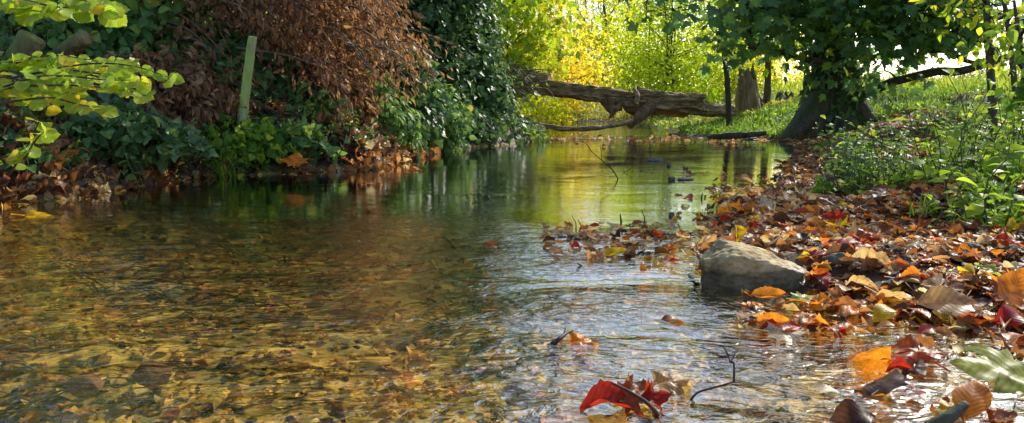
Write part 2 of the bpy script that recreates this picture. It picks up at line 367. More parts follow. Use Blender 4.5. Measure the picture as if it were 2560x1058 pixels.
# ------------------------------------------------------------------ stream outline and ground height
left_px = [(0, 512), (170, 500), (300, 472), (420, 452), (560, 441), (760, 431), (950, 424), (1060, 388), (1130, 374), (1270, 361), (1330, 352), (1330, 346)]
LE = [G(*p)[:2] for p in left_px]
LE = [np.array(p) for p in [(-3.6, -6), (-3.3, 0), (-3.05, 2.0), (-2.75, 3.2)]] + LE + [np.array([0.15, 12.5]), np.array([-0.1, 15.0]), np.array([-0.4, 19.0])]
right_px = [(1700, 338), (1780, 345), (1905, 348), (1985, 356), (2000, 378), (1965, 410), (1950, 440), (1975, 470), (1850, 500), (1790, 550), (1770, 620), (1800, 690), (2040, 728), (2160, 772), (2320, 800), (2560, 850)]
RE = [np.array([2.2, 19.0]), np.array([2.5, 15.0]), np.array([2.55, 12.6])] + [G(*p)[:2] for p in right_px] + [np.array(p) for p in [(1.5, 1.25), (2.0, 0.3), (2.2, -2), (2.2, -6)]]
POLY = np.array(LE + RE); NL = len(LE)

def sdist(X, Y):
    P = np.stack([X, Y], -1).reshape(-1, 2); best = np.full(len(P), 1e9); side = np.zeros(len(P)); ins = np.zeros(len(P), bool)
    n = len(POLY)
    for i in range(n):
        a, b = POLY[i], POLY[(i + 1) % n]; ab = b - a
        t = np.clip(((P - a) @ ab) / (ab @ ab), 0, 1)
        d = np.linalg.norm(P - a - t[:, None] * ab, axis=1)
        m = d < best; best[m] = d[m]; side[m] = -1 if i < NL - 1 else 1
        c = ((a[1] > P[:, 1]) != (b[1] > P[:, 1])) & (P[:, 0] < (b[0] - a[0]) * (P[:, 1] - a[1]) / (b[1] - a[1] + 1e-12) + a[0])
        ins ^= c
    return np.where(ins, -best, best).reshape(np.shape(X)), side.reshape(np.shape(X))

def sstep(a, b, x):
    t = np.clip((x - a) / (b - a), 0, 1); return t * t * (3 - 2 * t)

def ground_z(X, Y):
    X, Y = np.asarray(X, float), np.asarray(Y, float)
    d, side = sdist(X, Y)
    wob = 0.03 * np.sin(X * 3.1 + 1.7 * np.sin(Y * 2.3)) + 0.02 * np.sin(Y * 5.3 + X * 1.9) + 0.012 * np.sin(X * 11 + Y * 7) + 0.010 * np.sin(X * 17 - Y * 13)
    lh = (0.95 * (1 - np.exp(-np.maximum(d, 0) / 0.75)) + 0.03 * d) * (1 - 0.55 * sstep(10, 14, Y)) + wob * np.clip(d * 2, 0, 1)
    st = sstep(4.5, 6.5, Y)
    rh = 0.035 * sstep(0, 0.25, d) + (0.5 * sstep(0.2, 3.2, d) * (1 - st) + st * (0.34 * sstep(0.2, 2.3, d) + 0.20 * sstep(2.25, 2.5, d + 0.25 * np.sin(X * 2.1 + Y * 1.3)))) + 0.02 * np.clip(d - 3, 0, 10) + wob * np.clip(d * 1.2, 0, 0.8)
    lh = np.where(d > 12, lh * 0 + 1.1 + 0.02 * (d - 12).clip(0, 40), lh)
    shallow = np.where(side > 0, 0.07, 0.16)
    bed = -(0.05 + shallow * 1.3) * sstep(0, 0.9, -d) - 0.012 + wob * 0.7 * sstep(0, 0.4, -d)
    bed = np.where(Y < 3.2, np.maximum(bed, -0.15 + wob * 0.6), bed)
    return np.where(d < 0, np.minimum(bed, -0.006), np.where(side < 0, lh, rh))

def gz(x, y): return float(ground_z(np.array([x]), np.array([y]))[0])

# ground sheet, finer near the camera
def axis(lo, hi, c, n, k):
    u = np.linspace(-1, 1, n); s = np.sinh(k * u) / math.sinh(k)
    return np.where(s < 0, c + s * (c - lo), c + s * (hi - c))
gx = axis(-260, 260, 0.0, 330, 6.6); gy = axis(-40, 420, 3.0, 400, 6.4)
GX, GY = np.meshgrid(gx, gy)
GZ = ground_z(GX, GY)
nx, ny = len(gx), len(gy)
i = np.arange(ny - 1)[:, None] * nx; j = np.arange(nx - 1)[None]
Qd = np.stack([i + j, i + j + 1, i + j + 1 + nx, i + j + nx], -1).reshape(-1, 4)
sd, side = sdist(GX, GY)
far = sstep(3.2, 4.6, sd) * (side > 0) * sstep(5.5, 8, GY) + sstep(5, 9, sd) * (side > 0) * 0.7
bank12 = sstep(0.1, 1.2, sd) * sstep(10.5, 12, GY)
deep = sstep(3.6, 5.2, GY) * (sd < -0.1)  # bed colour darkened under the far pool so its reflections read stronger
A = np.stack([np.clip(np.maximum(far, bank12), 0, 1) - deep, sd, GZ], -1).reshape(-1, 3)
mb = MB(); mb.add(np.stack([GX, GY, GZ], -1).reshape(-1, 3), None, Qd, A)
m, nt, out = newmat("ground_soil_and_bed"); L = nt.links.new
at = nd(nt, "ShaderNodeAttribute", attribute_name="lc"); sp = nd(nt, "ShaderNodeSeparateXYZ"); L(at.outputs["Vector"], sp.inputs[0])
geo = nd(nt, "ShaderNodeNewGeometry")
n1 = nd(nt, "ShaderNodeTexNoise", Scale=9.0, Detail=8.0, Roughness=0.7); L(geo.outputs["Position"], n1.inputs["Vector"])
n2 = nd(nt, "ShaderNodeTexVoronoi", Scale=26.0); L(geo.outputs["Position"], n2.inputs["Vector"])
soil = ramp(nt, [(0.3, (0.025, 0.016, 0.009)), (0.7, (0.10, 0.06, 0.03))]); L(n1.outputs[0], soil.inputs[0])
bedc = ramp(nt, [(0.3, (0.05, 0.05, 0.010)), (0.48, (0.34, 0.24, 0.035)), (0.66, (0.9, 0.58, 0.10))]); L(n1.outputs[0], bedc.inputs[0])
grs = ramp(nt, [(0.3, (0.10, 0.15, 0.02)), (0.7, (0.26, 0.32, 0.04))]); L(n1.outputs[0], grs.inputs[0])
mr = nd(nt, "ShaderNodeMapRange"); mr.inputs[1].default_value = -0.06; mr.inputs[2].default_value = 0.04; L(sp.outputs[1], mr.inputs[0])
mx = nd(nt, "ShaderNodeMix", data_type='RGBA'); L(mr.outputs[0], mx.inputs[0]); L(bedc.outputs[0], mx.inputs[6]); L(soil.outputs[0], mx.inputs[7])
mx2 = nd(nt, "ShaderNodeMix", data_type='RGBA'); L(sp.outputs[0], mx2.inputs[0]); L(mx.outputs[2], mx2.inputs[6]); L(grs.outputs[0], mx2.inputs[7])
vr = ramp(nt, [(0.0, (0.6,) * 3), (0.5, (1.1,) * 3)]); L(n2.outputs[0], vr.inputs[0])
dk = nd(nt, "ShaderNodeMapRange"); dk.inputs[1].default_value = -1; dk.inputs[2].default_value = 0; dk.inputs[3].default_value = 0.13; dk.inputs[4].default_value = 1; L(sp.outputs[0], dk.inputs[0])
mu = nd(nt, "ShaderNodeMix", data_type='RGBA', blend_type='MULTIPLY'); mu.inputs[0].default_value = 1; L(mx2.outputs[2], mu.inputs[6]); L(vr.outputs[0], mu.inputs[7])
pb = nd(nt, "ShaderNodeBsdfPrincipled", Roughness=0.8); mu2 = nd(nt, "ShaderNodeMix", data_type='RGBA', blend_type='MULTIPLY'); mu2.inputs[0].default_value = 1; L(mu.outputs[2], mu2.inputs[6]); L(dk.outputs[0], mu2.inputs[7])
L(mu2.outputs[2], pb.inputs["Base Color"])
bp = nd(nt, "ShaderNodeBump", Strength=0.7, Distance=0.02); L(n1.outputs[0], bp.inputs["Height"]); L(bp.outputs[0], pb.inputs["Normal"])
L(pb.outputs[0], out.inputs[0])
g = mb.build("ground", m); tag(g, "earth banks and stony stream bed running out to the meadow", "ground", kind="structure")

# water sheet
wx = np.linspace(-5, 5, 220); wy = np.concatenate([np.linspace(-5, 0.5, 10), np.linspace(0.6, 8, 220), np.linspace(8.1, 19, 110)])
WX, WY = np.meshgrid(wx, wy)
wd, wside = sdist(WX, WY)
rip = 0.12 + 0.88 * sstep(3.9, 1.8, WY) + 0.5 * np.exp(-((WX - 0.35) / 0.5) ** 2) * sstep(3.6, 2.0, WY)
rip = rip * (0.5 + 0.5 * sstep(0, 0.5, -wd)) + 0.8 * np.exp(-((WY - 11.0) / 0.5) ** 2)
keep = (wd < 0.5)
nxw, nyw = len(wx), len(wy)
i = np.arange(nyw - 1)[:, None] * nxw; j = np.arange(nxw - 1)[None]
Qd = np.stack([i + j, i + j + 1, i + j + 1 + nxw, i + j + nxw], -1).reshape(-1, 4)
kf = keep.ravel(); Qd = Qd[kf[Qd].any(1)]
used = np.unique(Qd); remap = -np.ones(nxw * nyw, int); remap[used] = np.arange(len(used))
mb = MB(); mb.add(np.stack([WX, WY, np.zeros_like(WX)], -1).reshape(-1, 3)[used], None, remap[Qd], np.stack([rip, wd, rip], -1).reshape(-1, 3)[used])
m, nt, out = newmat("stream_water"); L = nt.links.new
at = nd(nt, "ShaderNodeAttribute", attribute_name="lc"); sp = nd(nt, "ShaderNodeSeparateXYZ"); L(at.outputs["Vector"], sp.inputs[0])
geo = nd(nt, "ShaderNodeNewGeometry")
mp = nd(nt, "ShaderNodeMapping"); mp.inputs["Scale"].default_value = (0.8, 1.25, 1); mp.inputs["Rotation"].default_value = (0, 0, 0.25); L(geo.outputs["Position"], mp.inputs[0])
a1 = nd(nt, "ShaderNodeTexNoise", Scale=9.0, Detail=2.0, Distortion=0.8); L(mp.outputs[0], a1.inputs["Vector"])
a2 = nd(nt, "ShaderNodeTexNoise", Scale=26.0, Detail=3.0, Distortion=1.2); L(mp.outputs[0], a2.inputs["Vector"])
a3 = nd(nt, "ShaderNodeTexNoise", Scale=2.6, Detail=1.0); L(mp.outputs[0], a3.inputs["Vector"])
s1 = nd(nt, "ShaderNodeMath", operation='MULTIPLY_ADD'); L(a2.outputs[0], s1.inputs[0]); s1.inputs[1].default_value = 0.5; L(a1.outputs[0], s1.inputs[2])
s2 = nd(nt, "ShaderNodeMath", operation='MULTIPLY_ADD'); L(a3.outputs[0], s2.inputs[0]); s2.inputs[1].default_value = 0.8; L(s1.outputs[0], s2.inputs[2])
a4 = nd(nt, "ShaderNodeTexNoise", Scale=1.7, Detail=2.0, Distortion=0.6); L(mp.outputs[0], a4.inputs["Vector"])
pr = nd(nt, "ShaderNodeMapRange"); pr.inputs[1].default_value = 0.35; pr.inputs[2].default_value = 0.65; pr.inputs[3].default_value = 0.3; pr.inputs[4].default_value = 1.3; L(a4.outputs[0], pr.inputs[0])
pm_ = nd(nt, "ShaderNodeMath", operation='MULTIPLY'); L(pr.outputs[0], pm_.inputs[0]); L(sp.outputs[0], pm_.inputs[1])
hm = nd(nt, "ShaderNodeMath", operation='MULTIPLY'); L(s2.outputs[0], hm.inputs[0]); L(pm_.outputs[0], hm.inputs[1])
bp = nd(nt, "ShaderNodeBump", Strength=1.0, Distance=0.011); L(hm.outputs[0], bp.inputs["Height"])
dt = nd(nt, "ShaderNodeVectorMath", operation='DOT_PRODUCT'); L(geo.outputs["Incoming"], dt.inputs[0]); L(bp.outputs[0], dt.inputs[1])
ab = nd(nt, "ShaderNodeMath", operation='ABSOLUTE'); L(dt.outputs["Value"], ab.inputs[0])
om = nd(nt, "ShaderNodeMath", operation='SUBTRACT', use_clamp=True); om.inputs[0].default_value = 1.0; L(ab.outputs[0], om.inputs[1])
pw = nd(nt, "ShaderNodeMath", operation='POWER'); L(om.outputs[0], pw.inputs[0]); pw.inputs[1].default_value = 2.7
fr = nd(nt, "ShaderNodeMath", operation='MULTIPLY_ADD', use_clamp=True); L(pw.outputs[0], fr.inputs[0]); fr.inputs[2].default_value = 0.03
sy_p = nd(nt, "ShaderNodeSeparateXYZ"); L(geo.outputs["Position"], sy_p.inputs[0])
fm = nd(nt, "ShaderNodeMapRange"); fm.inputs[1].default_value = 2.6; fm.inputs[2].default_value = 5.5; fm.inputs[3].default_value = 1.12; fm.inputs[4].default_value = 1.45; L(sy_p.outputs[1], fm.inputs[0]); L(fm.outputs[0], fr.inputs[1])
tr = nd(nt, "ShaderNodeBsdfTransparent"); tr.inputs[0].default_value = (1.0, 0.95, 0.72, 1)
gl = nd(nt, "ShaderNodeBsdfGlossy", Roughness=0.03); L(bp.outputs[0], gl.inputs["Normal"])
mxs = nd(nt, "ShaderNodeMixShader"); L(fr.outputs[0], mxs.inputs[0]); L(tr.outputs[0], mxs.inputs[1]); L(gl.outputs[0], mxs.inputs[2])
L(mxs.outputs[0], out.inputs[0])
w = mb.build("water", m); tag(w, "clear shallow rippling stream water", "water", kind="structure")

# ------------------------------------------------------------------ generic plants
def clump_tree(name, label, cat, base, lean, height, r0, ells, tm, size, per, lm, bm, group=None, sigma=0.3, seed=0, up=0.5, stems=1, lname="crown", bfrac=0.5, rough=0.05):
    """trunk with limbs to leaf clumps; ells = [(centre, radii, clump count)]"""
    rg = np.random.default_rng(seed + 100); random.seed(seed + 5)
    base = np.asarray(base, float); root = empty(name, base, label, cat, group)
    tb, lb = MB(), MB()
    trunks = []
    for s in range(stems):
        off = rg.normal(size=3) * 0.12 * (s > 0); off[2] = 0
        top = base + np.array([lean[0], lean[1], height]) + rg.normal(size=3) * np.array([0.5, 0.4, 0.1]) * (stems > 1) * height * 0.3
        mid = (base + top) / 2 + rg.normal(size=3) * 0.04 * height; 
        pts = smooth_path([base + off - (0, 0, 0.15), base * 0.6 + mid * 0.4 + off, mid, top], 14)
        rr = np.linspace(1, 0.3, 14) * r0 * (0.7 if stems > 1 else 1); rr[0] *= 1.5; rr[1] *= 1.15
        tube(tb, pts, rr, 8, rough=rough, rs=8); trunks.append(pts)
    for c, r, n in ells:
        c, r = np.asarray(c, float), np.asarray(r, float)
        for q in range(n):
            dv = norm(rg.normal(size=3)) * rg.random() ** 0.42; cc = c + dv * r
            if rg.random() < bfrac:
                pts = trunks[rg.integers(len(trunks))]
                k = np.argmin(np.linalg.norm(pts - cc, axis=1) + 2 * np.maximum(pts[:, 2] - cc[2] + 0.2 * np.linalg.norm((pts - cc)[:, :2], axis=1), 0))
                a = pts[k]; md = (a + cc) / 2 + rg.normal(size=3) * 0.08 * np.linalg.norm(cc - a) + (0, 0, 0.08 * np.linalg.norm(cc - a))
                rb = min(r0 * 0.35, 0.012 + 0.012 * np.linalg.norm(cc - a))
                tube(tb, [a, md, cc], [rb, rb * 0.6, rb * 0.2], 5, n=6)
            k = int(per * rg.uniform(0.6, 1.4))
            o = rg.normal(size=(k, 3)) * sigma * np.array([1, 1, 0.7]); P = cc + o
            Y = norm(o) * 0.5 + rg.normal(size=(k, 3)) * 0.5 + (0, 0, -0.5)
            Nh = rg.normal(size=(k, 3)) * 0.7 + (0, 0, up) + np.array([0.0, -0.25, 0])
            tone = rg.normal() * 0.16
            leaves(lb, tm, P, Y, Nh, size * rg.uniform(0.6, 1.25, k), np.clip(rg.beta(2, 2, k) + tone, 0.01, 0.99), rg)
    part(tb, "trunk", bm, root)
    part(lb, lname, lm, root)
    return root

def mound(name, label, cat, c, r, n, tm, size, lm, seed=0, group=None, stemsN=24, stem_m='twig', face=(0.3, -0.6, 0.6), droop=0.5, shell=0.25):
    """bushy mound: leaves over a lumpy shell, arching stems inside"""
    rg = np.random.default_rng(seed + 900); random.seed(seed)
    c, r = np.asarray(c, float), np.asarray(r, float)
    root = empty(name, (c[0], c[1], max(0.0, gz(c[0], c[1]))), label, cat, group)
    D = norm(rg.normal(size=(n, 3)) + np.array([0.25, -0.45, 0.25]))
    lump = 1 + 0.28 * fbm(D, 2.2, 2, seed * 1.3) + 0.18 * fbm(D, 6, 1, seed * 2.1 + 4)
    sh = 1 - shell * rg.random(n) ** 1.5
    P = c + D * r * (lump * sh)[:, None]
    zg = ground_z(P[:, 0], P[:, 1]); k = P[:, 2] > zg + 0.01
    k &= P[:, 2] > 0.015
    P, D = P[k], D[k]; n = len(P)
    Y = D * 0.4 + rg.normal(size=(n, 3)) * 0.45 + (0, 0, -droop)
    Nh = D * 0.7 + np.asarray(face) * 0.7 + rg.normal(size=(n, 3)) * 0.45
    lb = MB(); leaves(lb, tm, P, Y, Nh, size * rg.uniform(0.55, 1.3, n), None, rg)
    sb = MB()
    for q in range(stemsN):
        b = c + np.array([rg.normal() * r[0] * 0.45, rg.normal() * r[1] * 0.45, 0]); b[2] = gz(b[0], b[1])
        if b[2] < 0: continue
        d = norm(rg.normal(size=3) + np.array([0.2, -0.4, 0.5])); t = c + d * r * rg.uniform(0.8, 1.12)
        md = (b + t) / 2 + (0, 0, 0.3 * r[2])
        if t[2] < 0.03: t[2] = 0.03
        tube(sb, [b, md, t], [0.008, 0.006, 0.002], 4, n=8)
    if sb.n: part(sb, "stem", M[stem_m], root)
    part(lb, "foliage", lm, root)
    return root

# ------------------------------------------------------------------ background trees beyond the log
def px_ell(px, py, Y, rx, rz, ry, n):      # ellipsoid given by where it stands in the view
    return (W(px, py, Y), (rx * Y / FPX, ry, rz * Y / FPX), n)
GB = "autumn trees beyond the fallen trunk"
def bgtree(label, px, Y, ells, lm, size=0.085, per=60, r0=0.06, tm=T_SMALL, sigma=0.28, seed=0, stems=1, name="autumn_tree", h=None, bfrac=0.4, group=GB):
    x = (px - 1280) / FPX * Y; top = max(e[0][2] + e[1][2] * 0.6 for e in ells)
    b = np.array([x, Y, gz(x, Y)])
    return clump_tree(name, label, "tree", b, (ells[0][0][0] - x) and ((ells[0][0][0] - x) * 0.5, 0), h or (top - b[2]), r0, ells, tm, size, per, lm, M['bark_dark'], group, sigma, seed, 0.3, stems, bfrac=bfrac)
bgtree("yellow-green tree overhanging the left end of the fallen trunk", 1230, 13.5, [px_ell(1290, 60, 13.5, 130, 150, 1.0, 46), px_ell(1270, 230, 13.2, 70, 80, 0.7, 14)], M['maple_green'], 0.11, 34, 0.07, T_MAPLE, 0.26, 1)
bgtree("golden yellow tree above the left half of the fallen trunk", 1400, 19, [px_ell(1400, 150, 19, 115, 100, 1.3, 60), px_ell(1360, -40, 19, 95, 95, 1.3, 40), px_ell(1350, 255, 18, 85, 60, 1, 26)], M['golden'], 0.10, 60, 0.08, T_SMALL, 0.30, 2)
bgtree("small yellow bush under the left end of the fallen trunk", 1345, 15.5, [px_ell(1345, 270, 15.5, 75, 48, 0.8, 30)], M['yellow_green'], 0.08, 60, 0.03, T_SMALL, 0.22, 3, 3)
bgtree("light green tree with several thin stems in the middle distance", 1640, 17.5, [px_ell(1660, 120, 17.5, 125, 110, 1.4, 66), px_ell(1690, -60, 17.5, 125, 105, 1.4, 58), px_ell(1700, 225, 17, 110, 60, 1.2, 30), px_ell(1600, 190, 18, 60, 60, 1, 14)], M['willow'], 0.085, 60, 0.045, T_SMALL, 0.28, 4, 5)
bgtree("yellow tree behind the slim sapling right of centre", 1830, 19.5, [px_ell(1830, 110, 19.5, 110, 120, 1.3, 52), px_ell(1840, -60, 19.5, 100, 90, 1.3, 30), px_ell(1850, 215, 19, 90, 50, 1, 24)], M['yellow_green'], 0.10, 56, 0.06, T_SMALL, 0.30, 5, 2)
bgtree("pale golden tree standing far back between two yellow trees", 1500, 27, [px_ell(1500, 100, 27, 120, 75, 1.6, 44), px_ell(1530, -10, 27, 110, 60, 1.5, 20)], M['yellow_green'], 0.12, 56, 0.10, T_SMALL, 0.42, 6)
bgtree("grey-green tree behind the middle of the fallen trunk", 1490, 22, [px_ell(1490, 205, 22, 50, 70, 0.8, 26)], M['grey_green'], 0.09, 60, 0.05, T_SMALL, 0.25, 7)
bgtree("yellow tree at the edge of the meadow behind the broken stump", 1935, 21, [px_ell(1925, 120, 21, 62, 120, 1.4, 30)], M['golden'], 0.10, 52, 0.08, T_SMALL, 0.32, 8)
for q, (px, py, Y, rx, rz, n, mt, lab) in enumerate([
    (1450, 285, 20, 90, 40, 26, 'muted', "olive brown bush under the middle of the fallen trunk"),
    (1580, 290, 19, 80, 42, 24, 'muted', "dull green bush behind the hooked limb of the fallen trunk"),
    (1660, 295, 18, 60, 34, 18, 'grey_green', "grey-green bush low behind the right half of the fallen trunk"),
    (1755, 270, 17.5, 80, 50, 24, 'willow', "bright green bush behind the right end of the fallen trunk"),
    (1930, 245, 18, 70, 40, 18, 'yellow_green', "yellow-green bush behind the two stumps on the bank")]):
    bgtree(lab, px, Y, [px_ell(px, py, Y, rx, rz, 0.8, n)], M[mt], 0.075, 60, 0.025, T_SMALL, 0.22, 20 + q, 4, "bush", group="bushes beyond the fallen trunk")
# a far row closing the view
GF = "far trees at the end of the valley"
for q, (px, Y, rx, top, mt) in enumerate([(1180, 34, 110, 20, 'yellow_green'), (1330, 42, 110, 60, 'golden'), (1560, 46, 90, 95, 'muted'), (1690, 40, 120, 30, 'willow'), (1830, 44, 110, 30, 'golden'), (1060, 40, 120, -20, 'willow'), (900, 36, 140, -30, 'yellow_green'), (740, 30, 150, -20, 'willow'), (1300, 47, 130, -70, 'yellow_green'), (1650, 49, 150, -60, 'willow'), (1860, 51, 130, -40, 'yellow_green')]):
    cy = (250 + top) / 2
    bgtree("far hazy " + ["yellow-green tree behind the ivy-clad tree", "golden tree seen over the left end of the log", "olive tree deep in the middle of the view", "light green tree behind the many-stemmed tree", "golden tree behind the slim sapling",
                      "green tree behind the dark ivy wall", "yellow-green tree glimpsed through the withered branches", "light green tree glimpsed through the withered branches", "tall yellow-green tree at the back left of the log", "tall light green tree at the back of the stream", "tall yellow-green tree at the back right of the stream"][q], px, Y, [px_ell(px, cy, Y, rx, (250 - top) / 2, 2.0, 44)], M[mt], 0.19, 46, 0.12, T_SMALL, 0.6, 40 + q, name="far_tree", group=GF)
# bare tree against the sky at the top centre
def bare_tree(label, px, Y, hpx, seed):
    rg = np.random.default_rng(seed); x = (px - 1280) / FPX * Y; b = np.array([x, Y, gz(x, Y)])
    root = empty("bare_tree", b, label, "tree", "bare trees in the gap of sky"); tb = MB()
    def grow(p, d, Ln, r, lv):
        q = p + d * Ln; md = (p + q) / 2 + rg.normal(size=3) * 0.06 * Ln
        tube(tb, [p, md, q], [r, r * 0.8, r * 0.55], 5, n=5)
        if lv:
            for _ in range(3 if lv > 1 else 4):
                grow(p + (q - p) * rg.uniform(0.5, 1.0), norm(d + rg.normal(size=3) * 0.42 + (0, 0, 0.18)), Ln * rg.uniform(0.5, 0.8), r * 0.55, lv - 1)
    top = W(px, hpx, Y)
    grow(b - (0, 0, 0.1), np.array([0, 0, 1.0]), (top[2] - b[2]) * 0.42, 0.13, 5)
    part(tb, "trunk", M['bark'], root)
bare_tree("leafless grey tree with fine twigs against the sky", 1455, 30, -40, 3)
bare_tree("leafless brown tree standing behind the pale golden tree", 1545, 33, -30, 9)

# ------------------------------------------------------------------ the fallen trunk
YL = 12.6
log = empty("fallen_tree", W(1560, 245, YL), "huge weathered fallen trunk lying across the stream", "fallen tree")
a_px = [(1235, 212, 13.0), (1320, 216, 12.9), (1400, 224, 12.8), (1480, 234, 12.7), (1560, 249, 12.6), (1600, 256, 12.6)]
tb = MB()
def groove(ph, dep=0.12):
    return lambda s, a: 1 + dep * np.sin(a * 5 + ph + 3 * s) * np.sin(a * 3 + 5 * s) + 0.06 * np.sin(a * 11 + 9 * s)
random.seed(1)
tube(tb, [W(*p) for p in a_px], np.array([11, 17.5, 19, 20, 22, 23]) * YL / FPX, 64, n=150, rough=0.5, rs=9, flute=groove(0.5, 0.2), ridge=0.5)
part(tb, "upper_trunk", M['log'], log)
tb = MB()
b_px = [(1583, 252, 12.5), (1592, 254, 12.5), (1650, 258, 12.5), (1720, 263, 12.6), (1770, 274, 12.8), (1835, 278, 13.0)]
tube(tb, [W(*p) for p in b_px], np.array([22, 29, 26, 23, 16, 14]) * YL / FPX, 64, n=130, rough=0.5, rs=9, flute=groove(2.1, 0.2), ridge=0.5)
part(tb, "butt_trunk", M['log'], log)
def limb(pxs, rads, m='log_inner', nm="broken_limb", k=16, n=26, rough=0.25):
    t = MB(); tube(t, [W(*p) for p in pxs], np.array(rads) * YL / FPX, k, n=n, rough=rough, rs=12); part(t, nm, M[m], log)
limb([(1520, 252, 12.4), (1525, 270, 12.35), (1533, 282, 12.3), (1522, 296, 12.3)], [20, 11, 6, 2])
limb([(1550, 268, 12.35), (1535, 275, 12.3), (1524, 285, 12.3)], [10, 6, 3])
limb([(1625, 268, 12.4), (1605, 285, 12.3), (1588, 302, 12.2), (1570, 318, 12.2)], [22, 14, 10, 8])
limb([(1720, 252, 12.6), (1738, 244, 12.5), (1752, 243, 12.5), (1762, 240, 12.4)], [16, 13, 10, 6], 'log')
limb([(1750, 262, 12.5), (1742, 250, 12.5), (1736, 242, 12.5)], [12, 9, 5], 'log')
limb([(1370, 205, 12.8), (1340, 196, 12.9), (1310, 182, 13), (1280, 160, 13.1), (1255, 130, 13.1)], [22, 17, 12, 8, 5], 'log', "side_branch")
limb([(1585, 222, 12.4), (1594, 240, 12.25), (1590, 262, 12.2)], [4, 6, 5], 'log', "split_edge")
# tangled bleached twigs on its left end
tb = MB(); rg = np.random.default_rng(5)
for q in range(46):
    p = np.array([rg.uniform(1235, 1330), rg.uniform(165, 235)]); d = np.array([rg.uniform(0.3, 1), rg.uniform(-0.2, 0.75)]); ln = rg.uniform(30, 130)
    Y0 = rg.uniform(11.9, 12.4)
    pts = [W(*(p + d * ln * t + rg.normal(size=2) * 5), Y0 + rg.normal() * 0.05) for t in (0, 0.25, 0.5, 0.75, 1)]
    tube(tb, pts, np.array([0.012, 0.010, 0.008, 0.006, 0.003]) * rg.uniform(0.6, 1.3), 5, n=14)
o = tb.build("dead_twigs", M['dry_twig'], None, True, W(1300, 225, 12.3)); tag(o, "tangle of bleached dead twigs hanging over the left end of the fallen trunk", "twigs")
# thin branch lying below
tb = MB()
tube(tb, [W(1285, 309, 11.8), W(1340, 312, 11.7), (W(1410, 322, 11.6)), W(1480, 321, 11.6), W(1540, 313, 11.8), W(1580, 302, 12.0)], np.array([4, 6, 6.5, 6, 6, 7]) * 11.7 / FPX, 14, n=70, rough=0.25, rs=14)
o = tb.build("fallen_branch", M['log'], None, True, W(1410, 322, 11.6)); tag(o, "long thin branch lying low over the water under the fallen trunk", "branch")
tb = MB()
tube(tb, [G(1772, 343, 0.04), G(1820, 339, 0.07), G(1870, 337, 0.08), G(1915, 333, 0.10)], [0.025, 0.045, 0.04, 0.03], 12, n=40, rough=0.25, rs=16)
o = tb.build("fallen_branch", M['bark_dark'], None, True, G(1840, 341)); tag(o, "short dark branch lying on the bank at the water line", "branch")

# ------------------------------------------------------------------ stones
def stone(name, label, loc, size, m, seed, pts=None, rough=0.16, group=None, rz=0.0, sub=24):
    rg = np.random.default_rng(seed)
    if pts is None:
        pts = norm(rg.normal(size=(26, 3))) * rg.uniform(0.82, 1.0, (26, 1))
    pts = np.asarray(pts, float)
    import bmesh
    bm = bmesh.new()
    for p in pts: bm.verts.new(p)
    r = bmesh.ops.convex_hull(bm, input=bm.verts)
    bmesh.ops.delete(bm, geom=[v for v in bm.verts if not v.link_faces], context='VERTS')
    bmesh.ops.bevel(bm, geom=bm.edges[:], offset=0.025 if sub > 20 else 0.05, segments=1, affect='EDGES')
    bmesh.ops.triangulate(bm, faces=bm.faces[:])
    for _ in range(6):
        long_ = [e for e in bm.edges if e.calc_length() > (0.06 if sub > 20 else 0.3)]
        if not long_: break
        bmesh.ops.subdivide_edges(bm, edges=long_, cuts=1); bmesh.ops.triangulate(bm, faces=bm.faces[:])
    for v in bm.verts:
        f = mnoise.fractal(v.co * 2.2 + Vector((seed, 0, 0)), 1, 2, 4); v.co += v.co.normalized() * f * rough
        v.co += v.co.normalized() * (0.035 * mnoise.noise(v.co * 9 + Vector((seed * 2, 3, 1))) - (0.05 * abs(mnoise.noise(v.co * 4.5 + Vector((seed, 8, 2)))) if sub > 20 else 0))
    me = bpy.data.meshes.new(name); bm.to_mesh(me); bm.free()
    me.transform(__import__('mathutils').Matrix.Diagonal((*size, 1)))
    me.polygons.foreach_set("use_smooth", np.full(len(me.polygons), True))
    me.materials.append(m)
    o = bpy.data.objects.new(name, me); COL.objects.link(o); o.location = loc; o.rotation_euler = (0, 0, rz)
    return tag(o, label, "rock" if name == "rock" else "stone", group)
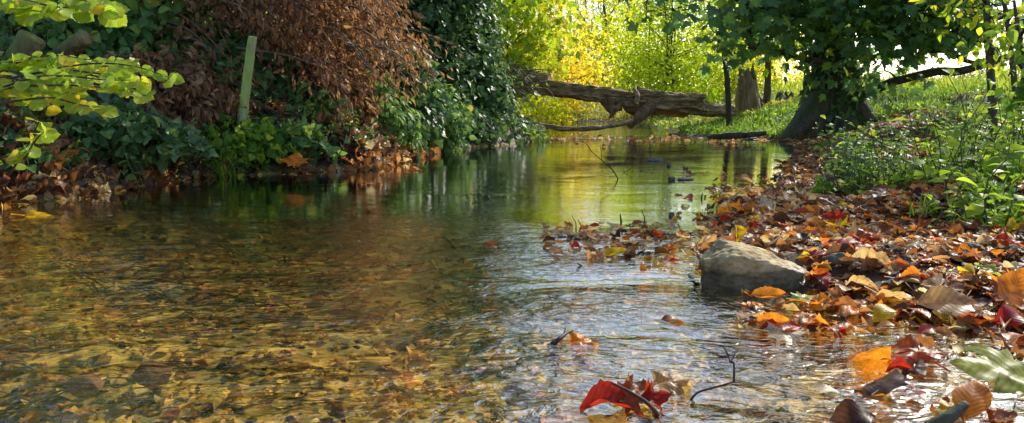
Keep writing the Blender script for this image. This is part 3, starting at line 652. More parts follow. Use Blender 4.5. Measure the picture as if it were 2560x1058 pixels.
# main rock: local axes in half sizes
RP = [(-0.98, -0.5, -1), (-1.0, -0.35, 0.45), (-0.92, 0.35, 0.6), (-0.55, 0.55, 1.0), (-0.52, -0.05, 0.95), (-0.80, -0.60, 0.40), (-0.38, -0.62, 0.68), (-0.55, -0.68, 0.1), (0.15, -0.64, 0.46), (0.78, -0.52, 0.14), (1.02, -0.1, 0.0), (0.95, 0.4, 0.12), (0.3, 0.62, 0.62), (-0.2, 0.66, 0.88), (0.95, -0.55, -0.5), (0.9, -0.5, -1), (-0.9, 0.6, -1), (0.9, 0.6, -1), (0.1, -0.78, -0.3), (-0.3, -0.72, -1), (0.5, -0.7, -1)]
rc = G(1897, 728)
stone("rock", "pale angular rock sitting at the water's edge among fallen leaves", (rc[0] + 0.010, rc[1] + 0.085, 0.030), (0.148, 0.10, 0.090), M['rock'], 4, RP, 0.07)
for q, (px, py, s, m, lab) in enumerate([
    (2095, 695, (0.055, 0.04, 0.03), 'stone', "small mossy stone just right of the pale rock"),
    (2425, 690, (0.045, 0.04, 0.032), 'stone', "dark round stone in the leaves at the right"),
    (1510, 344, (0.24, 0.16, 0.11), 'stone', "rounded mossy boulder in the stream below the fallen trunk"),
    (1447, 345, (0.09, 0.06, 0.05), 'stone', "small dark stone left of the mossy boulder in the stream"),
    (1590, 345, (0.12, 0.06, 0.035), 'stone', "flat dark stone right of the mossy boulder in the stream"),
    (1685, 338, (0.10, 0.06, 0.04), 'stone', "pale stone at the foot of the grassy bank"),
    (1880, 349, (0.12, 0.1, 0.05), 'stone', "dark stone at the waterline below the grassy bank"),
    (380, 880, (0.045, 0.035, 0.03), 'brick_stone', "larger reddish stone under the clear water at left"),
    (205, 905, (0.037, 0.03, 0.028), 'brick_stone', "smaller reddish stone under the clear water at far left"),
    (1300, 925, (0.045, 0.035, 0.03), 'brick_stone', "reddish stone under the ripples near the centre"),
    (1830, 830, (0.04, 0.03, 0.025), 'brick_stone', "reddish stone under the water in front of the pale rock"),
    (1740, 690, (0.05, 0.035, 0.02), 'stone', "flat dark stone touching the left side of the pale rock")]):
    p = G(px, py); z = max(gz(p[0], p[1]), -0.13)
    if m == 'brick_stone': z = -0.055
    stone("stone", lab, (p[0], p[1], z + s[2] * 0.25), s, M[m], 20 + q, None, 0.14, None, q * 1.3, 10)

# ------------------------------------------------------------------ stumps, saplings and the big sycamore on the right bank
def ribbed(n, d): return lambda s, a: 1 + d * np.abs(np.sin(a * n + 2 * s)) * (1.4 - s) + 0.5 * np.clip(0.25 - s, 0, 1) * (1 + np.sin(a * 3 + 1))
def jag_stump(label, bpx, bpy, Y, rad, hpx, m, seed, lean=0.0, name="broken_stump", squash=1):
    rg = np.random.default_rng(seed)
    b = W(bpx, bpy, Y); t = W(bpx + lean, hpx, Y); root = empty(name, b, label, "stump")
    mb_ = MB(); k, n = 40, 30
    P = smooth_path([b - (0, 0, 0.2), b + (t - b) * 0.3, b + (t - b) * 0.7, t], n)
    tube(mb_, P, rad * np.linspace(1.15, 0.62, n), k, rough=0.22, rs=9, flute=ribbed(4, 0.25), ridge=0.4)
    V = mb_.V[0]; s = np.repeat(np.linspace(0, 1, n), k); a = np.tile(np.arange(k), n)
    jag = (0.5 + 0.5 * np.sin(a * 0.55 + seed) + 0.5 * rg.random(k)[a])
    V[:n * k, 2] -= (s > 0.6) * (s - 0.6) / 0.4 * jag * (t[2] - b[2]) * 0.38
    V[n * k + 1, 2] -= (t[2] - b[2]) * 0.45
    part(mb_, "trunk", m, root); return root
jag_stump("tall broken dead stump with pale splintered wood on the grassy bank", 1868, 285, 13.6, 0.165, 150, M['stump'], 2)
jag_stump("low dark stump beside the tall broken stump", 1897, 278, 14.0, 0.13, 240, M['bark_dark'], 5, -10)
jag_stump("wide upturned stump with ragged top left of the sycamore", 1972, 285, 14.5, 0.27, 225, M['bark_dark'], 8, 6)
def slim_tree(label, pts, r, ells, lm, tm, size, per, seed, group=None, sigma=0.18, name="sapling"):
    rg = np.random.default_rng(seed); random.seed(seed)
    P = np.array([W(*p) for p in pts]); root = empty(name, P[0], label, "tree", group); tb, lb = MB(), MB()
    tube(tb, np.vstack([P[:1] - (0, 0, 0.15), P]), np.linspace(1.15, 0.5, len(P) + 1) * r, 10, n=40, rough=0.12, rs=10)
    PS = smooth_path(P, 40)
    for c, rr, n in ells:
        for q in range(n):
            cc = np.asarray(c) + norm(rg.normal(size=3)) * rg.random() ** 0.4 * np.asarray(rr)
            k = np.argmin(np.linalg.norm(PS - cc, axis=1)); a = PS[k]
            tube(tb, [a, (a + cc) / 2 + (0, 0, 0.05), cc], [0.010, 0.007, 0.003], 5, n=6)
            kk = int(per * rg.uniform(0.6, 1.4)); o = rg.normal(size=(kk, 3)) * sigma
            leaves(lb, tm, cc + o, o + rg.normal(size=(kk, 3)) * 0.2 + (0, 0, -0.15), rg.normal(size=(kk, 3)) * 0.5 + (0.0, -0.4, 0.5), size * rg.uniform(0.6, 1.2, kk), None, rg)
    part(tb, "trunk", M['bark_dark'], root)
    if lb.n: part(lb, "crown", lm, root)
    return root
slim_tree("slim dark sapling standing in front of the broken stump, leaves only at its top", [(1822, 310, 11.6), (1818, 200, 11.6), (1806, 100, 11.6), (1800, 0, 11.6), (1798, -120, 11.6)], 0.045, [px_ell(1790, -120, 11.5, 90, 70, 0.5, 10), px_ell(1835, 120, 11.4, 40, 25, 0.3, 3)], M['sycamore'], T_MAPLE, 0.16, 9, 1)
slim_tree("slim tree with pale trunk between the broken stump and the sycamore", [(1915, 275, 14.0), (1920, 200, 14.0), (1920, 100, 14.0), (1925, -50, 14.0)], 0.07, [px_ell(1935, 60, 13.8, 90, 90, 0.6, 16)], M['maple_green'], T_MAPLE, 0.15, 14, 2)

# sycamore
sy = W(2085, 300, 10.6); sy[2] = gz(sy[0], sy[1]) - 0.05
root = empty("sycamore_tree", sy, "big dark sycamore with ivy on its trunk leaning over the right bank", "tree")
tb = MB(); random.seed(3)
tube(tb, [sy - (0, 0, 0.15), sy + (0, 0, 0.10), W(2082, 250, 10.6), W(2085, 100, 10.6), W(2100, -150, 10.6), W(2120, -420, 10.6), W(2130, -560, 10.7)], np.array([0.46, 0.38, 0.28, 0.24, 0.22, 0.15, 0.06]), 40, n=70, rough=0.13, rs=9, flute=lambda s, a: 1 + 0.10 * np.sin(a * 5 + s * 4) + 0.45 * np.clip(0.16 - s, 0, 1) / 0.16 * np.abs(np.sin(a * 2.5 + 0.5)), ridge=0.3)
part(tb, "trunk", M['bark_dark'], root)
for rx_, ry_, seed in ((1955, 352, 1), (2010, 350, 2), (2185, 322, 3)):       # buttress roots
    tb = MB(); e = G(rx_, ry_, 0.0) if rx_ < 2100 else W(rx_, ry_, 10.2)
    e[2] = gz(e[0], e[1]) - 0.04
    tube(tb, [sy + (e - sy) * 0.12 + (0, 0, 0.42), sy + (e - sy) * 0.42 + (0, 0, 0.30), sy + (e - sy) * 0.75 + (0, 0, 0.10), e], [0.20, 0.17, 0.13, 0.06], 14, n=22, rough=0.2, rs=10)
    part(tb, "root", M['bark_dark'], root)
def sy_limb(pts, r):
    tb = MB(); tube(tb, [W(*p) for p in pts], r, 10, n=40, rough=0.14, rs=12); part(tb, "limb", M['bark_dark'], root); return smooth_path([W(*p) for p in pts], 30)
LM = [sy_limb([(2110, 225, 10.5), (2180, 225, 10.2), (2240, 203, 9.9), (2340, 180, 9.4), (2400, 178, 9.0), (2480, 155, 8.7), (2600, 120, 8.3)], [0.07, 0.06, 0.055, 0.05, 0.045, 0.04, 0.03]),
      sy_limb([(2100, 60, 10.5), (2200, 70, 9.9), (2330, 110, 9.4), (2430, 60, 9.0), (2580, 20, 8.6)], [0.10, 0.08, 0.07, 0.055, 0.04]),
      sy_limb([(2310, 128, 9.4), (2370, 130, 9.3), (2410, 150, 9.2), (2440, 158, 9.1)], [0.03, 0.025, 0.025, 0.02]),
      sy_limb([(2080, 60, 10.5), (1980, 40, 9.9), (1860, 0, 9.2), (1760, -40, 8.6), (1620, -30, 8.2)], [0.10, 0.07, 0.05, 0.035, 0.012]),
      sy_limb([(2085, 160, 10.4), (2020, 150, 10.0), (1940, 128, 9.6), (1870, 120, 9.2)], [0.05, 0.035, 0.025, 0.01]),
      sy_limb([(2100, -100, 10.5), (2200, -160, 9.6), (2300, -200, 8.8), (2380, -180, 8.2)], [0.12, 0.09, 0.06, 0.03]),
      sy_limb([(2100, -200, 10.5), (2000, -300, 9.8), (1880, -360, 9.2)], [0.10, 0.07, 0.03])]
rg = np.random.default_rng(77); lb = MB(); tb = MB()
def sy_clump(c, r, n, per=30, sig=0.25, sz=0.135, rndhi=1.0):
    for q in range(n):
        cc = np.asarray(c) + norm(rg.normal(size=3)) * rg.random() ** 0.45 * np.asarray(r)
        j_ = np.argmin([np.min(np.linalg.norm(l - cc, axis=1)) for l in LM]); l = LM[j_]; a = l[np.argmin(np.linalg.norm(l - cc, axis=1))]
        if rg.random() < 0.6: tube(tb, [a, (a + cc) / 2 + (0, 0, 0.06), cc], [0.016, 0.01, 0.004], 5, n=6)
        k = int(per * rg.uniform(0.6, 1.4)); o = rg.normal(size=(k, 3)) * sig * np.array([1, 1, 0.7])
        leaves(lb, T_MAPLE, cc + o, norm(o) * 0.6 + rg.normal(size=(k, 3)) * 0.3 + (0, -0.15, -0.45), rg.normal(size=(k, 3)) * 0.45 + (-0.1, -0.55, 0.65), sz * rg.uniform(0.55, 1.15, k), np.clip(rg.beta(2, 2, k), 0, rndhi), rg)
for e in [px_ell(2220, 5, 9.4, 160, 58, 0.8, 26), px_ell(2190, 90, 9.5, 65, 32, 0.4, 7), px_ell(2185, 175, 9.6, 35, 18, 0.3, 2), px_ell(1880, 20, 9.2, 70, 25, 0.4, 6), px_ell(1985, 25, 9.6, 85, 40, 0.6, 10), px_ell(1975, 95, 9.7, 45, 20, 0.4, 3),
          px_ell(1880, 85, 9.3, 45, 25, 0.4, 4), px_ell(2370, 20, 9.2, 100, 50, 0.6, 15), px_ell(2150, -120, 9.8, 260, 90, 1.3, 55), px_ell(2080, -300, 10.2, 280, 110, 1.5, 60)]:
    sy_clump(*e)
for c, r, n in (((4.9, 9.4, 4.7), (0.9, 0.9, 0.5), 30), ((3.9, 10.4, 4.95), (1.0, 0.9, 0.5), 30), ((5.6, 8.7, 4.6), (0.7, 0.7, 0.45), 16), ((4.2, 10.6, 4.1), (1.0, 0.8, 0.4), 20)):  # unseen crown clumps added above the frame to shade the stream
    sy_clump(c, r, n, 30)
for px, py in ((1640, 22), (1680, 0), (1740, 12), (1800, 40), (1870, 20), (1625, 40), (1560, -20), (1770, 45)):
    sy_clump(W(px, py, 8.3), (0.12, 0.1, 0.08), 1, 9, 0.13, 0.13)
part(tb, "twig", M['bark_dark'], root)
part(lb, "crown", M['sycamore'], root)
lb = MB(); n = 900; t = rg.random(n) ** 1.2; an = rg.uniform(0, 2 * PI, n)
pz = sy[2] + 0.15 + t * 1.3; R = 0.34 + 0.25 * np.clip(0.3 - t, 0, 1) + rg.random(n) * 0.06
P = np.stack([sy[0] + np.cos(an) * R - 0.01, sy[1] + np.sin(an) * R, pz], -1); D = np.stack([np.cos(an), np.sin(an), 0 * an], -1)
leaves(lb, T_IVY, P, rg.normal(size=(n, 3)) * 0.4 + (0, 0, -0.7), D + rg.normal(size=(n, 3)) * 0.35, 0.10 * rg.uniform(0.5, 1.2, n), None, rg)
part(lb, "ivy", M['ivy'], root)

# right hand saplings in leaf
slim_tree("upright sapling with bright leaves near the right edge", [(2482, 330, 5.6), (2478, 200, 5.6), (2470, 80, 5.6), (2462, -80, 5.6), (2455, -300, 5.6)], 0.03, [px_ell(2440, 20, 5.5, 70, 50, 0.3, 9), px_ell(2500, 120, 5.4, 50, 90, 0.3, 8), px_ell(2480, -120, 5.5, 120, 70, 0.5, 12)], M['maple_green'], T_OVATE, 0.07, 10, 11, None, 0.09)
slim_tree("leaning sapling at the right edge behind the bright plants", [(2545, 300, 6.2), (2530, 150, 6.2), (2510, 0, 6.2), (2490, -160, 6.2)], 0.025, [px_ell(2530, 60, 6.2, 60, 90, 0.3, 9), px_ell(2500, -120, 6.2, 90, 50, 0.4, 8)], M['willow'], T_OVATE, 0.08, 10, 12, None, 0.1)
slim_tree("young elm shoots with large light leaves at the right edge", [(2590, 420, 3.6), (2570, 250, 3.6), (2550, 120, 3.6), (2535, 0, 3.6)], 0.012, [px_ell(2545, 215, 3.5, 40, 60, 0.12, 9), px_ell(2560, 110, 3.5, 40, 60, 0.12, 5)], M['herb'], T_OVATE, 0.065, 7, 13, None, 0.05)
# hedge and trees far across the meadow
for q, (px, Y, rx, top, mt, lab) in enumerate([(2230, 60, 120, 222, 'muted', "pale far hedge across the meadow left of the low limb"), (2450, 70, 60, 175, 'grey_green', "hazy far tree across the meadow under the low limb"), (2640, 50, 160, 60, 'willow', "hazy far tree at the right edge of the meadow"), (2040, 48, 50, 205, 'yellow_green', "low yellow far bush glimpsed left of the sycamore trunk")]):
    bgtree(lab, px, Y, [px_ell(px, (250 + top) / 2, Y, rx, (250 - top) / 2, 2.5, 40)], M[mt], 0.26, 46, 0.15, T_SMALL, 0.9, 60 + q, name="far_tree", group="trees across the meadow")

# ------------------------------------------------------------------ left bank
# withered beech branches
bx = np.array([-3.0, 7.6, 0.0]); bx[2] = gz(bx[0], bx[1])
root = empty("withered_beech", bx, "beech with drooping boughs of withered brown leaves on the left bank", "tree")
rg = np.random.default_rng(21); random.seed(21)
tb, lb = MB(), MB()
tube(tb, [bx - (0, 0, 0.2), bx + (0.05, 0, 1.0), bx + (-0.1, 0.1, 2.4), bx + (0.1, 0, 4.2)], [0.16, 0.13, 0.10, 0.04], 16, n=30, rough=0.1, rs=8)
part(tb, "trunk", M['bark_dark'], root)
tb = MB()
LP, LY, LN, LT = [], [], [], []
def spray(a, b, sag, nleaf, r=0.015):
    md = (a + b) / 2 + np.array([0, 0, sag]); P = smooth_path([a, md, b], 16)
    tube(tb, P, np.linspace(r, 0.002, 16), 4)
    t = rg.random(nleaf) ** 0.8; k = (t * 14.99).astype(int); f = (t * 14.99 - k)[:, None]
    p = P[k] * (1 - f) + P[k + 1] * f
    side_ = rg.normal(size=(nleaf, 3)) * np.array([0.085, 0.085, 0.06])
    LT.append(np.clip(rg.beta(2, 2, nleaf) * 0.7 + rg.uniform(0, 0.3) + 0.12 * rg.normal(), 0.01, 0.99)); LP.append(p + side_ - (0, 0, 0.02)); tang = norm(b - a)
    LY.append(side_ * 5 + tang * 0.35 + np.array([0, 0, -0.75]) + rg.normal(size=(nleaf, 3)) * 0.28); LN.append(rg.normal(size=(nleaf, 3)) + (0.2, -0.5, 0.3))
for q in range(330):
    u = rg.random(); Y0 = rg.uniform(5.9, 8.0)
    sx, sy_ = rg.uniform(330, 900), rg.uniform(-330, 130)
    a = W(sx, sy_, Y0); ln = rg.uniform(130, 330)
    ex, ey = sx + ln * rg.uniform(0.55, 1.0), sy_ + ln * rg.uniform(0.25, 0.75)
    lim = 1075 - max(0, 130 - ey) * 0.75
    if ex > lim: ex = lim - rg.random() * 30
    if ey > 215 + 40 * rg.random(): ey = 200 + 40 * rg.random()
    if sx < 540 and ey > 30 and rg.random() < 0.45: continue
    if rg.random() < 0.12: continue
    b = W(ex, ey, Y0 - rg.uniform(0.1, 0.6)); spray(a, b, rg.uniform(0.03, 0.14), int(rg.uniform(48, 85)))
for q in range(70):                           # lower hanging brown tresses
    sx, sy_ = rg.uniform(560, 820), rg.uniform(120, 230); Y0 = rg.uniform(6.1, 6.9)
    a = W(sx, sy_, Y0); b = W(sx + rg.uniform(10, 130), sy_ + rg.uniform(60, 170), Y0 - 0.2); spray(a, b, 0.05, int(rg.uniform(14, 36)), 0.008)
for q in range(14):
    sx = rg.uniform(800, 1000); a = W(sx, rg.uniform(60, 120), 6.8); b = a + np.array([rg.uniform(0.3, 0.7), -0.1, -rg.uniform(0.1, 0.25)]); spray(a, b, 0.05, 16, 0.006)
part(tb, "branch", M['branch_twig'], root)
P = np.concatenate(LP); leaves(lb, T_DRY, P, np.concatenate(LY), np.concatenate(LN), 0.068 * rg.uniform(0.5, 1.35, len(P)), np.concatenate(LT), rg)
part(lb, "crown", M['dry'], root)

# ivy-clad trees, right end of the left bank
def ivy_tree(label, b, cols, ells, seed):
    rg = np.random.default_rng(seed); random.seed(seed)
    root = empty("ivy_tree", b, label, "tree"); tb, lb = MB(), MB()
    for pts, r, R, n in cols:
        P = smooth_path(pts, 40); tube(tb, P, np.linspace(r, r * 0.5, 40), 12, rough=0.1, rs=9)
        t = rg.random(n); k = np.minimum((t * 39).astype(int), 39); a = rg.uniform(0, 2 * PI, n)
        D = np.stack([np.cos(a), np.sin(a), 0.15 * rg.normal(size=n)], -1)
        rad = R * (0.75 + 0.35 * fbm(np.column_stack([D[:, :2] * 1.0, t * 6]), 1.5, 2, seed)) * (0.75 + 0.35 * rg.random(n)); 
        Pp = P[k] + D * rad[:, None] + rg.normal(size=(n, 3)) * 0.05; Pp[:, 2] = np.maximum(Pp[:, 2], 0.05)
        leaves(lb, T_IVY, Pp, D * 0.3 + rg.normal(size=(n, 3)) * 0.35 + (0, 0, -0.7), D + rg.normal(size=(n, 3)) * 0.4 + (0, -0.2, 0.35), 0.075 * rg.uniform(0.5, 1.25, n), None, rg)
    for c, r, n in ells:
        for q in range(n):
            cc = np.asarray(c) + norm(rg.normal(size=3)) * rg.random() ** 0.4 * np.asarray(r); k = int(rg.uniform(40, 90))
            o = rg.normal(size=(k, 3)) * 0.2
            leaves(lb, T_IVY, cc + o, o + rg.normal(size=(k, 3)) * 0.2 + (0, 0, -0.4), o * 2 + rg.normal(size=(k, 3)) * 0.4 + (0.1, -0.4, 0.5), 0.075 * rg.uniform(0.5, 1.25, k), None, rg)
    part(tb, "trunk", M['bark_dark'], root); part(lb, "ivy", M['ivy'], root)
b = W(1205, 345, 9.6); b[2] = gz(b[0], b[1])
ivy_tree("tall tree trunk smothered in dark ivy at the water's edge", b, [([b - (0, 0, 0.1), W(1215, 250, 9.6), W(1190, 100, 9.7), W(1160, -100, 9.8), W(1140, -380, 9.8)], 0.13, 0.33, 5200)],
         [px_ell(1150, -120, 9.8, 120, 120, 0.7, 50), px_ell(1120, -330, 9.9, 170, 100, 1.0, 50), px_ell(1215, 315, 9.3, 55, 32, 0.3, 9)], 31)
b = W(1060, 300, 9.4); b[2] = gz(b[0], b[1])
ivy_tree("broad ivy-covered tree behind the withered beech", b, [([b, W(1060, 150, 9.4), W(1040, 0, 9.4), W(1020, -200, 9.4)], 0.12, 0.36, 3200)],
         [px_ell(1060, 60, 9.4, 110, 110, 0.6, 60), px_ell(1000, -150, 9.4, 140, 120, 0.9, 50), px_ell(1090, 190, 9.2, 75, 60, 0.4, 22), px_ell(880, -260, 9.2, 160, 100, 0.9, 40)], 32)

# mounds of bramble and ivy
GM = "bramble and ivy mounds on the left bank"
def pm(px, py, Y): return W(px, py, Y)
ml = [("ivy_bush", "dark ivy mound behind the leaning post", (600, 260, 6.3), (0.50, 0.45, 0.55), 2300, T_IVY, 0.085, 'ivy', 0.5),
      ("bramble_bush", "green bramble mound right of the leaning post", (740, 330, 6.2), (0.42, 0.35, 0.38), 1300, T_OVATE, 0.09, 'bramble', 0.5),
      ("bramble_bush", "bramble bush sprawling under the withered beech boughs", (880, 320, 6.9), (0.55, 0.45, 0.42), 2100, T_OVATE, 0.085, 'bramble', 0.6),
      ("bramble_bush", "leafy bush at the waterline left of the ivy-clad trunk", (1030, 305, 8.1), (0.55, 0.5, 0.42), 2200, T_OVATE, 0.085, 'bramble', 0.5),
      ("ivy_bush", "ivy mound hanging below the broad ivy-covered tree", (960, 250, 7.6), (0.55, 0.45, 0.5), 2400, T_IVY, 0.08, 'ivy', 0.6),
      ("ivy_bush", "low ivy bush at the foot of the ivy-clad trunk", (1130, 330, 8.9), (0.5, 0.4, 0.28), 1700, T_IVY, 0.075, 'ivy', 0.5),
      ("bramble_bush", "bramble mound between the cut stumps and the leaning post", (470, 200, 6.4), (0.65, 0.5, 0.5), 1900, T_OVATE, 0.10, 'bramble', 0.5),
      ("ivy_bush", "low ivy spreading over the bank under the hazel leaves", (250, 350, 4.9), (0.55, 0.4, 0.20), 1100, T_IVY, 0.07, 'ivy', 0.3),
      ("ivy_bush", "low ivy on the bank at the left edge", (60, 330, 4.7), (0.5, 0.4, 0.25), 900, T_IVY, 0.075, 'ivy', 0.3),
      ("bramble_bush", "shaded bramble thicket behind the cut stumps", (200, 110, 6.2), (0.9, 0.6, 0.6), 2300, T_OVATE, 0.10, 'bramble', 0.5),
      ("bramble_bush", "low bramble around the foot of the leaning post", (580, 365, 5.5), (0.36, 0.22, 0.16), 620, T_OVATE, 0.075, 'herb', 0.3),
      ("ivy_bush", "low ivy spreading right of the leaning post", (690, 370, 5.75), (0.4, 0.25, 0.18), 750, T_IVY, 0.075, 'bramble', 0.3),
      ("bramble_bush", "bramble strands hanging over the bank left of the post", (500, 270, 5.9), (0.34, 0.25, 0.42), 900, T_OVATE, 0.08, 'bramble', 0.6),
      ("bramble_bush", "small leafy bush at the water's edge by the end of the thin branch", (1285, 335, 9.9), (0.4, 0.35, 0.16), 800, T_OVATE, 0.06, 'bramble', 0.3),
      ("withered_bush", "brown withered undergrowth under the hazel leaves", (380, 270, 5.6), (0.6, 0.4, 0.38), 1900, T_DRY, 0.085, 'dry', 0.8),
      ("withered_bush", "brown withered undergrowth under the beech boughs", (780, 280, 6.5), (0.5, 0.4, 0.40), 2000, T_DRY, 0.08, 'dry', 0.8)]
for q, (nm, lab, p, r, n, tm, sz, mt, dr) in enumerate(ml):
    mound(nm, lab, "bush", pm(*p), r, n, tm, sz, M[mt], 50 + q, GM, droop=dr)
# trees standing behind the left bank
GLB = "trees standing behind the left bank"
for q, (px, Y, ells, mt, lab, tm, sz) in enumerate([
    (150, 9.5, [px_ell(120, -60, 9.5, 330, 190, 1.0, 70)], 'bramble', "dark green tree rising behind the cut stumps", T_OVATE, 0.12),
    (560, 10.5, [px_ell(640, -150, 10.5, 260, 190, 1.0, 70), px_ell(620, 150, 10, 200, 110, 0.6, 40)], 'ivy', "dark tree behind the withered beech", T_OVATE, 0.12),
    (330, 14, [px_ell(360, 60, 14, 150, 130, 1.0, 36)], 'yellow_green', "sunlit yellow-green tree glimpsed through the left thicket", T_SMALL, 0.10),
    (850, 12, [px_ell(860, 130, 12, 170, 190, 1.0, 60), px_ell(850, -220, 12, 260, 170, 1.2, 50)], 'bramble', "green tree filling the gap behind the ivy-covered tree", T_OVATE, 0.12),
    (1150, 15, [px_ell(1130, 200, 15, 70, 100, 0.8, 26)], 'yellow_green', "small yellow tree shining through under the ivy", T_SMALL, 0.09),
    (-250, 7.5, [px_ell(-200, -50, 7.5, 420, 330, 1.2, 90)], 'bramble', "dark tree at the left edge of the view", T_OVATE, 0.12)]):
    bgtree(lab, px, Y, ells, M[mt], sz, 60, 0.09, tm, 0.27, 80 + q, group=GLB, name="bank_tree")

for q, (px, Y, cy_, rx, rz, n, lab) in enumerate([(980, 10.5, -760, 330, 340, 80, "tall tree whose added crown rises out of view above the ivy wall"), (480, 9.0, -760, 420, 400, 95, "tall tree whose added crown rises out of view above the withered beech"), (-150, 7.0, -860, 500, 440, 80, "tall tree whose added crown leans in out of view over the left edge")]):  # crowns above the frame, added to keep sky out of the left water
    bgtree(lab, px, Y, [px_ell(px, cy_, Y, rx, rz, 1.2, n)], M['bramble'], 0.17, 46, 0.14, T_OVATE, 0.42, 180 + q, name="tall_tree", group="tall trees added to darken the left water reflection", bfrac=0.3)
# leaning post, cut trunks, red stump
pb_, pt_ = W(594, 392, 5.55), W(630, 98, 5.45)
tb = MB(); random.seed(4)
tube(tb, [pb_ - (pt_ - pb_) * 0.15, pb_, (pb_ + pt_) / 2, pt_ - (pt_ - pb_) * 0.02, pt_], np.array([0.034, 0.033, 0.031, 0.029, 0.024]), 20, n=70, rough=0.16, rs=30, flute=lambda s, a: 1 + 0.05 * np.sin(a * 3 + 1))
o = tb.build("fence_post", M['post'], None, True, pb_); tag(o, "old leaning wooden post green with algae on the left bank", "post")
def cut_log(label, a, b, r0, r1, seed):
    tb = MB(); random.seed(seed); tube(tb, [a, a * 0.66 + b * 0.34 + (0.02, 0, 0.02), a * 0.3 + b * 0.7, b], [r0 * 1.2, r0, (r0 + r1) / 2, r1], 24, n=40, rough=0.16, rs=10, flute=groove(seed, 0.06))
    o = tb.build("cut_log", M['mossy'], None, True, a); tag(o, label, "cut log")
cut_log("thick mossy cut trunk leaning at the left edge", W(-40, 320, 4.9), W(82, 92, 4.9), 0.10, 0.075, 1)
cut_log("thinner sawn-off mossy trunk sloping up beside the thick one", W(80, 205, 5.2), W(212, 92, 5.0), 0.06, 0.05, 2)
jag_stump("short rotten red-brown stump under the hazel leaves", 262, 330, 5.0, 0.06, 270, M['log_inner'], 3, 8)

# hazel sprays with lime leaves
def hazel(label, twigs, n_per, size, seed):
    rg = np.random.default_rng(seed); random.seed(seed)
    root = empty("hazel_branch", W(*twigs[0][0]), label, "branch", "hazel branches at the left edge"); tb, lb = MB(), MB()
    for tw in twigs:
        P = smooth_path([W(*p) for p in tw], 24); tube(tb, P, np.linspace(0.006, 0.0015, 24), 5)
        n = n_per; t = np.linspace(0.12, 1, n) * 22.99; k = t.astype(int); f = (t - k)[:, None]
        p = P[k] * (1 - f) + P[np.minimum(k + 1, 23)] * f; tang = norm(P[np.minimum(k + 1, 23)] - P[k])
        sd_ = norm(np.cross(tang, [0, 0, 1.0])) * np.where(np.arange(n) % 2, 1, -1)[:, None]
        Y = sd_ * rg.uniform(0.3, 1, (n, 1)) + tang * 0.6 + rg.normal(size=(n, 3)) * 0.2 + np.array([0.1, 0, -0.28])
        Nh = np.array([0.05, -0.85, 0.65]) + rg.normal(size=(n, 3)) * 0.33
        leaves(lb, T_ROUND, p + norm(Y) * size * 0.15, Y, Nh, size * rg.uniform(0.65, 1.15, n), None, rg)
    part(tb, "stem", M['twig'], root); part(lb, "foliage", M['hazel'], root)
hazel("hazel branch with a broad spray of lime green leaves over the left bank", [
    [(-60, 215, 3.4), (80, 185, 3.3), (220, 160, 3.2), (330, 165, 3.1), (425, 195, 3.0)],
    [(-60, 215, 3.4), (60, 150, 3.4), (150, 140, 3.4), (230, 150, 3.3), (330, 150, 3.3)],
    [(-50, 230, 3.3), (80, 215, 3.2), (200, 215, 3.1), (300, 225, 3.0), (370, 240, 2.9)],
    [(-60, 250, 3.3), (60, 200, 3.2), (160, 190, 3.1), (260, 200, 3.0), (350, 200, 3.0)],
    [(0, 260, 3.2), (60, 250, 3.2), (130, 245, 3.1), (200, 262, 3.0), (260, 270, 2.9)],
    [(-60, 170, 3.4), (0, 160, 3.4), (70, 150, 3.4), (130, 158, 3.4)], [(-60, 240, 3.5), (40, 225, 3.4), (120, 225, 3.4), (190, 235, 3.3)], [(60, 190, 3.3), (150, 175, 3.3), (250, 185, 3.2), (310, 190, 3.2)]], 22, 0.066, 1)
hazel("hazel branch with lime leaves dipping in at the top left corner", [
    [(-60, -60, 2.9), (40, -10, 2.9), (110, 12, 2.8), (180, 20, 2.8), (270, 15, 2.8)],
    [(-60, -20, 2.9), (20, 10, 2.9), (70, 25, 2.9), (120, 30, 2.8)],
    [(60, -80, 2.8), (150, -20, 2.8), (220, 5, 2.7), (265, 25, 2.7)]], 16, 0.076, 2)
hazel("low hazel shoot with yellowing leaves near the water at the left edge", [
    [(20, 440, 3.5), (60, 380, 3.5), (90, 320, 3.5), (120, 260, 3.4)], [(-60, 400, 3.4), (0, 395, 3.4), (40, 385, 3.4), (60, 380, 3.4)], [(60, 400, 3.4), (90, 350, 3.4), (110, 330, 3.3)]], 8, 0.07, 3)

# ------------------------------------------------------------------ herbs on both banks
def herb(name, label, x, y, h, n, size, tm, lm, seed, group, lean=(0, 0)):
    rg = np.random.default_rng(seed); z = max(gz(x, y), 0.0)
    root = empty(name, (x, y, z), label, "plant", group); tb, lb = MB(), MB()
    for s in range(rg.integers(2, 5)):
        b = np.array([x, y, z]) + np.r_[rg.normal(size=2) * 0.04, -0.02]; hh = h * rg.uniform(0.6, 1.1)
        tp = b + np.array([lean[0] + rg.normal() * 0.25 * hh, lean[1] + rg.normal() * 0.25 * hh, hh])
        P = smooth_path([b, (b + tp) / 2 + np.r_[rg.normal(size=2) * 0.03, 0.03], tp], 10); tube(tb, P, np.linspace(0.004, 0.0015, 10), 4)
        k = max(3, n // 3); t = np.linspace(0.25, 1, k); idx = np.minimum((t * 9).astype(int), 9); a = np.arange(k) * 2.4 + rg.random() * 6
        Y = np.stack([np.cos(a), np.sin(a), -0.15 + 0.2 * rg.normal(size=k)], -1)
        leaves(lb, tm, P[idx], Y, np.array([0, -0.15, 1.0]) + rg.normal(size=(k, 3)) * 0.3, size * rg.uniform(0.6, 1.2, k) * (1.15 - 0.5 * t), None, rg)
    part(tb, "stem", M['stem'], root); part(lb, "foliage", lm, root)
rg = np.random.default_rng(3)
GH = "leafy herbs on the right bank"
k = 0
